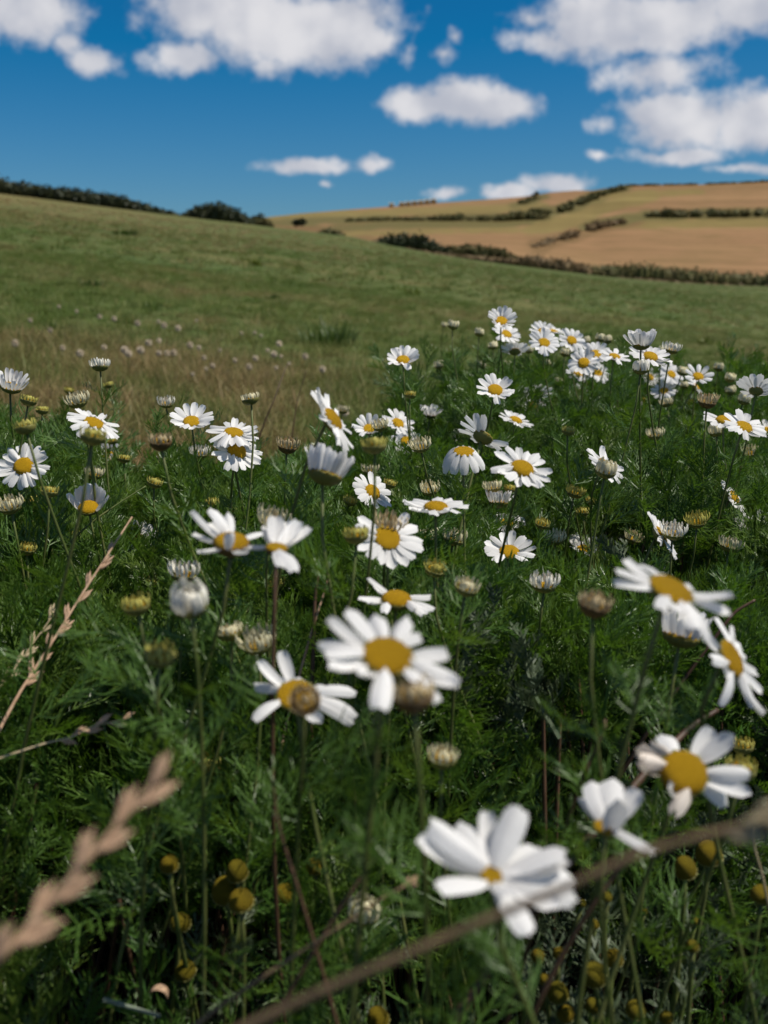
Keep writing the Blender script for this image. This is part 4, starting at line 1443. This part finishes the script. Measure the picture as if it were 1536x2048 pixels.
def grass_spike(path, label, r, spk=None, size=.012, mat='straw', span=(0, .5), seed=1, count=10, cat='dry grass'):
    """path: photograph points with depth from the tip down; spikelets along span of it"""
    rg = random.Random(seed)
    P = [at(*q) for q in path]
    dr_ = (P[-1] - P[-2]).normalized()
    q_ = P[-1].copy()
    while q_.z > gz(q_.x, q_.y) and len(P) < 60:      # the stalk runs on, bending down to the ground
        dr_ = (dr_ + Vector((0, .05, -.12))).normalized()
        q_ = q_ + dr_ * .035
        P.append(q_.copy())
    base = P[-1]
    root = empty('dry_grass', base, label, cat)
    C_ = catmull([p - base for p in P], 8)
    n_ = len(C_)
    V, F = tube_geo(C_, [r * (.45 + .55 * min(1, 2.5 * i / n_)) for i in range(n_)], 7)
    link('stem', mesh('stem', V, F), M[mat], root)
    if count:
        last_i = int((len(path) - 1) / (len(P) - 1) * (n_ - 1))
        for k in range(count):
            f = last_i * (span[0] + (span[1] - span[0]) * (k + .2) / count)
            i = min(n_ - 2, int(f))
            p = C_[i].lerp(C_[i + 1], f - i)
            up = (C_[i] - C_[i + 1]).normalized()
            side = up.cross(CR.col[2]).normalized() * (1 if k % 2 else -1)
            yv = (up + side * rg.uniform(.22, .40) + CR.col[2] * rg.uniform(-.15, .15)).normalized()
            o = link('spikelet', SPK[0] if spk is None else SPK[spk], None, root, p)
            fr = frame(CR.col[2] - yv * CR.col[2].dot(yv))
            xv = yv.cross(CR.col[2]).normalized()
            zv = xv.cross(yv)
            o.rotation_euler = (Matrix((xv, yv, zv)).transposed() @ Matrix.Rotation(rg.uniform(-.8, .8), 3, 'Y')).to_euler()
            s = size * rg.uniform(.85, 1.15) * (1 if k else .9)
            o.scale = (s * .55, s, s * .6)
    return root


grass_spike([(300, 1578, .225), (232, 1652, .222), (150, 1748, .218), (60, 1850, .214), (-20, 1935, .21), (-160, 2080, .21)], 'thick pinkish dry grass spike blurred close over dark foliage', .0011, None, .0115, 'straw', (0.0, .9), 3, 9)
grass_spike([(264, 1034, .62), (215, 1110, .60), (160, 1195, .585), (110, 1275, .57), (65, 1345, .56), (30, 1402, .55)], 'long pinkish dry grass spike leaning across the foliage', .0011, None, .013, 'straw', (.18, .98), 4, 10)
grass_spike([(108, 1228, .60), (60, 1295, .59), (20, 1350, .58), (-20, 1400, .57)], 'shorter dry grass spike leaning beside the long pinkish one', .0009, 1, .012, 'straw_pale', (.05, .95), 5, 7)
grass_spike([(245, 1440, .50), (190, 1452, .495), (140, 1475, .49), (80, 1490, .485)], 'small dry seed head lying among blurred leaves', .0007, None, .010, 'straw_pale', (0, .95), 6, 6)
grass_spike([(1700, 1590, .19), (1536, 1640, .19), (1400, 1672, .19), (1270, 1712, .192), (1130, 1775, .195), (960, 1845, .198), (800, 1915, .20), (640, 1985, .205), (480, 2060, .21), (300, 2150, .22)],
            'thick blurred brown grass stalk slanting up past the ragged daisy', .00125, 1, .012, 'straw_dark', (0.02, .22), 7, 6)
grass_spike([(812, 1772, .36), (770, 1793, .358), (700, 1840, .352), (600, 1905, .35), (480, 1985, .35), (380, 2060, .35)], 'thin brown stalk with a straw tip behind the closed cream bud', .0010, None, .007, 'straw_dark', (0, .09), 8, 3)
grass_spike([(1208, 1462, .42), (1190, 1500, .42), (1160, 1570, .42), (1120, 1690, .43)], 'short straw tip among green stems under the wide tilted daisy', .0010, None, .006, 'stem_red', (0, .08), 9, 1)
for i, (pth, lab, r_, mt) in enumerate([
    ([(636, 1150, .60), (630, 1200, .60), (627, 1290, .60), (624, 1370, .60)], 'upright dark red-brown stem forking in the foliage', .0020, 'stem_red'),
    ([(655, 1160, .61), (645, 1195, .608), (632, 1235, .605)], 'pinkish side stem leaning on the dark red-brown one', .0012, 'straw'),
    ([(1435, 1420, .52), (1385, 1452, .51), (1345, 1490, .50)], 'dark brown broken stem above the ageing daisy', .0030, 'stem_red'),
    ([(1510, 1200, .62), (1470, 1225, .62), (1440, 1262, .62)], 'dark brown twig behind the wide tilted daisy', .0018, 'stem_red'),
    ([(1275, 1690, .38), (1200, 1790, .38), (1130, 1900, .385), (1060, 2040, .39)], 'blurred brown stem rising through the low cone patch', .0016, 'stem_red'),
    ([(760, 1700, .36), (712, 1770, .36), (660, 1850, .36)], 'dark red stem crossing above the closed cream bud', .0012, 'stem_red'),
    ([(545, 1560, .38), (560, 1660, .38), (600, 1790, .38)], 'thin red-brown stem among blurred leaves beside yellow cone heads', .0011, 'stem_red'),
    ([(1510, 1655, .47), (1508, 1690, .47), (1525, 1755, .475)], 'pale hooked stem above a dark-based cone head', .0010, 'straw_pale'),
    ([(292, 972, .80), (240, 1005, .79), (190, 1040, .78), (150, 1075, .78)], 'green grass stem slanting across the fan-petalled daisy', .0012, 'stem'),
    ([(575, 728, 1.9), (562, 760, 1.88), (548, 800, 1.86), (535, 830, 1.86)], 'thin dark dead stem in the dry grass strip', .0016, 'stem_red'),
    ([(612, 742, 1.95), (604, 770, 1.95), (595, 800, 1.95), (590, 830, 1.95)], 'second thin dead stem in the dry grass strip', .0014, 'stem_red'),
]):
    grass_spike(pth, lab, r_, None, .01, mt, (0, .1), 30 + i, 0, cat='stem')

# curled dry leaf and pale flat blades lying low
V, F = [], []
for i in range(9):
    a = -0.6 + i * .42
    for s in (-1, 1):
        V.append((math.cos(a) * .0042, s * .0022 * math.sin(math.pi * (i + 1) / 10), math.sin(a) * .0042))
for i in range(8):
    F.append((2 * i, 2 * i + 1, 2 * i + 3, 2 * i + 2))
o = link('curled_leaf', mesh('curled_leaf', V, F), M['straw'], None, at(318, 1990, .46))
tag(o, 'curled orange-brown dry leaf under the orange-yellow cone head', 'dry leaf')
V, F = [], []
p0, p1 = at(205, 1998, .47), at(320, 2032, .47)
sd = (p1 - p0).cross(Vector((0, 0, 1))).normalized()
for i in range(6):
    t = i / 5
    p = p0.lerp(p1, t)
    for s in (-1, 0, 1):
        V.append(p - p0 + sd * s * .0016 * (1 - .3 * t) + Vector((0, 0, -.0008 if s == 0 else 0)))
for i in range(5):
    for s in range(2):
        k = i * 3 + s
        F.append((k, k + 1, k + 4, k + 3))
o = link('flat_grass_blade', mesh('flat_grass_blade', V, F), plant_mat('blade_silver', (.16, .20, .13), (.24, .28, .20), .3, .1, 200, .6), None, p0)
tag(o, 'pale silvery flat grass blade lying low in the dark foliage', 'grass blade')
HEADS.append((260, 2012, .47, 40))


# ------------------------------------------------------------------ clover and weeds in the meadow
def on_ground(px, py, lift=0.0):
    o_, d_ = cam.location.copy(), ray(px, py)
    t = 1.0
    for _ in range(4000):
        p = o_ + d_ * t
        if p.z < gz(p.x, p.y) + lift:
            break
        t += 0.01 + t * .002
    return p


cv, cf = [], []
for i in range(70):
    rgk = random.Random(i)
    y = 1 - 2 * (i + .5) / 70
    th = i * 2.39996
    r = math.sqrt(1 - y * y)
    nrm = Vector((r * math.cos(th), r * math.sin(th), y))
    fr = frame(nrm)
    k = len(cv)
    for (ax, ay, az) in ((-.22, 0, .62), (0, -.16, .62), (.22, 0, .62), (0, .16, .62), (0, 0, 1.05)):
        cv.append(fr @ Vector((ax, ay, az)) + Vector((0, 0, -.2 if y < 0 else 0)))
    cf += [(k, k + 1, k + 4), (k + 1, k + 2, k + 4), (k + 2, k + 3, k + 4), (k + 3, k, k + 4)]
CLOVER = mesh('clover_head', cv, cf, False, M['clover'])
for i, (px, py) in enumerate([(118, 613), (153, 622), (199, 633), (228, 637), (275, 646), (317, 643), (328, 650), (393, 641), (30, 686), (125, 695), (208, 694), (249, 699), (297, 685), (318, 681), (160, 706),
                              (257, 707), (281, 700), (318, 706), (334, 706), (347, 705), (398, 695), (408, 715), (356, 656), (483, 666), (509, 665), (522, 671), (558, 687), (562, 712), (511, 716), (385, 748),
                              (610, 712), (425, 731), (412, 737), (552, 735), (578, 727), (645, 738), (548, 708), (498, 733), (60, 640), (440, 700), (470, 720), (690, 825), (535, 700), (100, 660), (380, 690)]):
    rg = random.Random(i + 900)
    p = on_ground(px, py, .085)
    g = Vector((p.x + rg.uniform(-.01, .01), p.y, gz(p.x, p.y) - .005))
    root = empty('clover', g, 'pale dried clover head standing in the meadow grass', 'clover', 'dried clover heads in the meadow')
    V, F = tube_geo([Vector((0, 0, 0)), (p - g) * .5 + Vector((.004, 0, 0)), p - g], [.0012, .001, .0009], 4)
    link('stem', mesh('stem', V, F), M['stem'], root)
    h = link('clover_head', CLOVER, None, root, p - g)
    s = rg.uniform(.007, .016)
    h.scale = (s, s, s * .9)
    h.rotation_euler = (rg.uniform(-.4, .4), rg.uniform(-.4, .4), rg.uniform(0, 6))


def tuft_mesh(name, mat, n, H, spread, w, seed, lean=.6, segs=3):
    rg = random.Random(seed)
    V, F = [], []
    for i in range(n):
        az = rg.uniform(0, 2 * math.pi)
        d = Vector((math.cos(az), math.sin(az), 0))
        p = d * rg.uniform(0, spread) + Vector((rg.uniform(-.3, .3) * spread, rg.uniform(-.3, .3) * spread, 0))
        s = Vector((-d.y, d.x, 0)) * w * rg.uniform(.7, 1.3) / 2
        h = H * rg.uniform(.5, 1.1)
        ln = rg.uniform(.1, lean)
        k = len(V)
        for j in range(segs + 1):
            t = j / segs
            c = p + Vector((0, 0, h * (t - .25 * ln * t * t))) + d * (ln * h * t * t)
            ww = (1 - t) ** .6 if j < segs else 0.06
            V += [c - s * ww, c + s * ww]
        for j in range(segs):
            F.append((k + 2 * j, k + 2 * j + 1, k + 2 * j + 3, k + 2 * j + 2))
    return mesh(name, V, F, True, mat)


for i, (px, py, wpx, hpx, mat, lab) in enumerate([
    (655, 690, 130, 55, 'weed', 'large dark green tussock of long grass in the meadow'),
    (822, 590, 44, 16, 'weed_yellow', 'bright yellow-green weed clump in the open meadow'),
    (512, 532, 34, 18, 'weed_yellow', 'yellow-green weed clump high on the slope'),
    (545, 600, 46, 12, 'weed', 'flat dark weed patch on the slope above the long-grass tussock'),
    (480, 622, 50, 14, 'weed_yellow', 'light green weed clump between clover heads and the flat dark patch'),
    (300, 620, 40, 18, 'weed', 'dark green weed clump near the clover heads'),
    (112, 660, 34, 18, 'weed', 'leafy green weed beside the uppermost clover heads'),
    (90, 697, 36, 16, 'weed', 'dark leafy weed at the edge of the dry grass strip'),
    (1410, 690, 34, 18, 'weed_yellow', 'yellow-green weed clump in the meadow beyond the tall cluster'),
    (250, 470, 60, 12, 'weed', 'dark weed patch high on the slope under the hedge'),
    (180, 575, 60, 16, 'weed', 'broad dark weed patch on the lower slope'),
    (640, 563, 40, 10, 'weed_yellow', 'small yellowish weed clump upslope of the flat dark patch'),
]):
    p = on_ground(px, py)
    d = project(p)[2]
    root = empty('weed_clump', p - Vector((0, 0, .005)), lab, 'weed')
    W_, H_ = wpx / FPX * d, hpx / FPX * d
    nb = 160 if i == 0 else 60
    for q in range(3):
        me = tuft_mesh('blades', M[mat], nb // 3, H_ * 1.15, W_ * .40, max(.006, W_ * (.02 if i == 0 else .09)), i * 3 + q, 1.1)
        b0 = link('blades', me, None, root, (W_ * .15 * (q - 1), 0, 0))
        b0['kind'] = 'stuff'

# ------------------------------------------------------------------ uncountable growth: meadow grass
tufts = [bpy.data.objects.new('tuft_source', tuft_mesh('tuft', M['blade'], n_, H, sp_, w_, 60 + i, le)) for i, (n_, H, sp_, w_, le) in enumerate(
    [(30, .07, .07, .0038, 1.7), (30, .09, .08, .0034, 2.0), (26, .06, .07, .0044, 1.5), (16, .13, .06, .0026, .9)])]
fars = [bpy.data.objects.new('tuft_source', tuft_mesh('tuft_far', M['blade'], 30, .10, .24, .018, 70 + i, 2.0, 2)) for i in range(3)]
pts = []
HEDGES_Y = 80


def dryness(x, y):
    px_, py_, _ = project((x, y, gz(x, y)))
    strip = sstep(6.0, 3.2, y) * sstep(760, 480, px_) if False else (1 - sstep(2.9, 4.6, y)) * (1 - sstep(480, 760, px_))
    ns = mnoise.noise(Vector((x * .8, y * .8, 2))) + .5 * mnoise.noise(Vector((x * 2.5, y * 2.5, 7)))
    hi = sstep(8, 40, y) * (1 - sstep(300, 1100, px_))
    return min(1, max(0, strip * (.68 + .5 * ns) + .12 + .42 * ns + .55 * hi))


def edge_y(u):
    """far rim of the flower bed"""
    return interp(u, [(-.6, 1.55), (-.35, 1.55), (-.2, 1.35), (-.05, 1.45), (.05, 1.75), (.2, 2.15), (.45, 2.3), (.7, 2.3)])


def wedge(y0, y1, n):
    yv = np.sqrt(rng.uniform(y0 * y0, y1 * y1, n))
    xv = rng.uniform(-1, 1, n) * (yv * .54 + .5)
    return xv, yv


for (y0, y1, n_, s0, srcoff, ns) in ((1.25, 4.5, 12000, .85, 0, 4), (4.5, 11, 14500, .8, 0, 3), (11, 30, 7500, .55, 4, 3), (30, 62, 2500, .7, 4, 3)):
    xv, yv = wedge(y0, y1, n_)
    for x, y in zip(xv, yv):
        if y < edge_y(x / y) - .12:
            continue
        dr_ = min(1, max(0, dryness(x, y) + random.gauss(0, .18)))
        tall = 1 + .3 * (1 - sstep(2.4, 4.8, y)) * (1 - sstep(-.05, .25, x / y))
        pts.append((x, y, gz(x, y) - .006, random.uniform(-.25, .25), random.uniform(-.25, .25), random.uniform(0, 6.28), s0 * tall * random.uniform(.6, 1.2), srcoff + random.randrange(ns), dr_))
scatter('meadow_grass', tufts + fars, pts, 'short meadow grass, green with bleached straw patches', 'grass')

# ------------------------------------------------------------------ uncountable growth: feathery mayweed foliage
shoots = [shoot_mesh(500 + i, M['leafmass'], H, n_, L) for i, (H, n_, L) in enumerate([(.095, 11, .044), (.075, 10, .040), (.12, 13, .046), (.085, 10, .050), (.06, 9, .036)])]
shoots.append(shoot_mesh(520, M['leafgrey'], .06, 9, .030, .0013, 6, 2))
shoots.append(shoot_mesh(521, M['leafgrey'], .045, 8, .028, .0014, 6, 2))


def canopy(x, y):
    """height of the top of the foliage above the ground"""
    u = x / max(y, .2)
    ns = .045 * mnoise.noise(Vector((x * 5.5, y * 5.5, 1))) + .02 * mnoise.noise(Vector((x * 15, y * 15, 4)))
    h = .335
    h += .075 * sstep(.9, 1.5, y) * sstep(-.05, .22, u)
    h += .03 * sstep(.45, .75, y) * (1 - sstep(1.0, 1.4, y))
    h -= .125 * (1 - sstep(.42, .66, y)) * sstep(-.06, .12, u)
    h -= .07 * (1 - sstep(.40, .56, y)) * (1 - sstep(-.06, .12, u))
    h -= .05 * sstep(.86, 1.05, y / edge_y(u))
    h -= .035 * sstep(.9, 1.25, y) * (1 - sstep(-.10, .08, u))
    return h + ns


HA = np.array(HEADS)
HW = np.array([tuple(at(q[0], q[1], q[2])) for q in HEADS])
pts = []


def canopy_at(x, y):
    """the plants are bushy up to just below the flower heads they carry"""
    h = canopy(x, y)
    if y < .55:
        return h
    dx, dy = HW[:, 0] - x, HW[:, 1] - y
    near_ = dx * dx + dy * dy < .075 ** 2
    if near_.any():
        t = float(HW[near_, 2].mean()) - .03 - gz(x, y)
        return max(h, min(t, h + (.07 if x / y > .0 else .02)))
    return h


def blocked(tip, rpx):
    q = project(tip)
    if q[2] < .17:
        return True
    dx = HA[:, 0] - q[0]
    dy = HA[:, 1] - q[1]
    rr = HA[:, 3] + rpx / q[2]
    return bool(np.any((dx * dx + dy * dy < rr * rr) & (HA[:, 2] > q[2] - .015)))


n_try = 0
for layer, (n_, lo, hi) in enumerate(((7000, -.03, .005), (4000, -.09, -.03), (1200, -.16, -.09), (1100, .005, .06))):
    yv = np.sqrt(rng.uniform(.22 ** 2, 2.35 ** 2, int(n_ * 1.25)))
    xv = rng.uniform(-1, 1, len(yv)) * (yv * .48 + .22)
    # the near part is seen closest: fill it as densely as the rest in area
    for x, y in zip(xv, yv):
        u = x / y
        if y > edge_y(u) + .08 * mnoise.noise(Vector((x * 4, y * 4, 8))):
            continue
        v = 0
        greyp = .62 * (1 - sstep(.50, .72, y)) * sstep(-.05, .15, u)
        if random.random() < greyp:
            v = 5 + random.randrange(2)
        else:
            v = random.randrange(5)
        if layer == 3 and (y < .75 or (u < 0 and y > 1.0)):
            continue
        if y < .52 and random.random() < .42:
            continue
        s = random.uniform(.75, 1.2) * (.72 if y < .55 else 1)
        Hs = (.095, .075, .12, .085, .06, .06, .045)[v] * s
        top = gz(x, y) + canopy_at(x, y) + random.uniform(lo, hi)
        rx, ry = random.gauss(0, .38), random.gauss(0, .38)
        z = top - Hs
        dirv_ = Euler((rx, ry, 0)).to_matrix() @ Vector((0, 0, 1))
        tip = Vector((x, y, z)) + dirv_ * Hs
        if (tip - cam.location).length < .22:
            continue
        rb_ = 40 if y < .6 else 28
        if blocked(tip, rb_) or blocked(Vector((x, y, z)) + dirv_ * Hs * .5, rb_):
            continue
        pts.append((x, y, z, rx, ry, random.uniform(0, 6.28), s, v, min(1, max(0, random.gauss(.22, .2)))))
set_leaves()
scatter('mayweed_foliage', shoots, pts, 'dense feathery dark green mayweed foliage under the daisies', 'foliage')

# stems carrying that foliage, too many and too hidden to count
V, F = [], []
for q in pts[::3]:
    x, y, z = q[0], q[1], q[2]
    g_ = Vector((x + random.uniform(-.05, .05), y + random.uniform(-.05, .05), 0))
    g_.z = gz(g_.x, g_.y)
    t_ = Vector((x, y, z + .01))
    tube_geo([g_, (g_ + t_) / 2 + Vector((random.uniform(-.02, .02), random.uniform(-.02, .02), 0)), t_], [.0022, .0018, .0013], 4, V, F, False)
tag(link('foliage_stems', mesh('foliage_stems', V, F), M['stem_red']), 'tangled brownish stems inside the mayweed foliage', 'stems', kind='stuff')
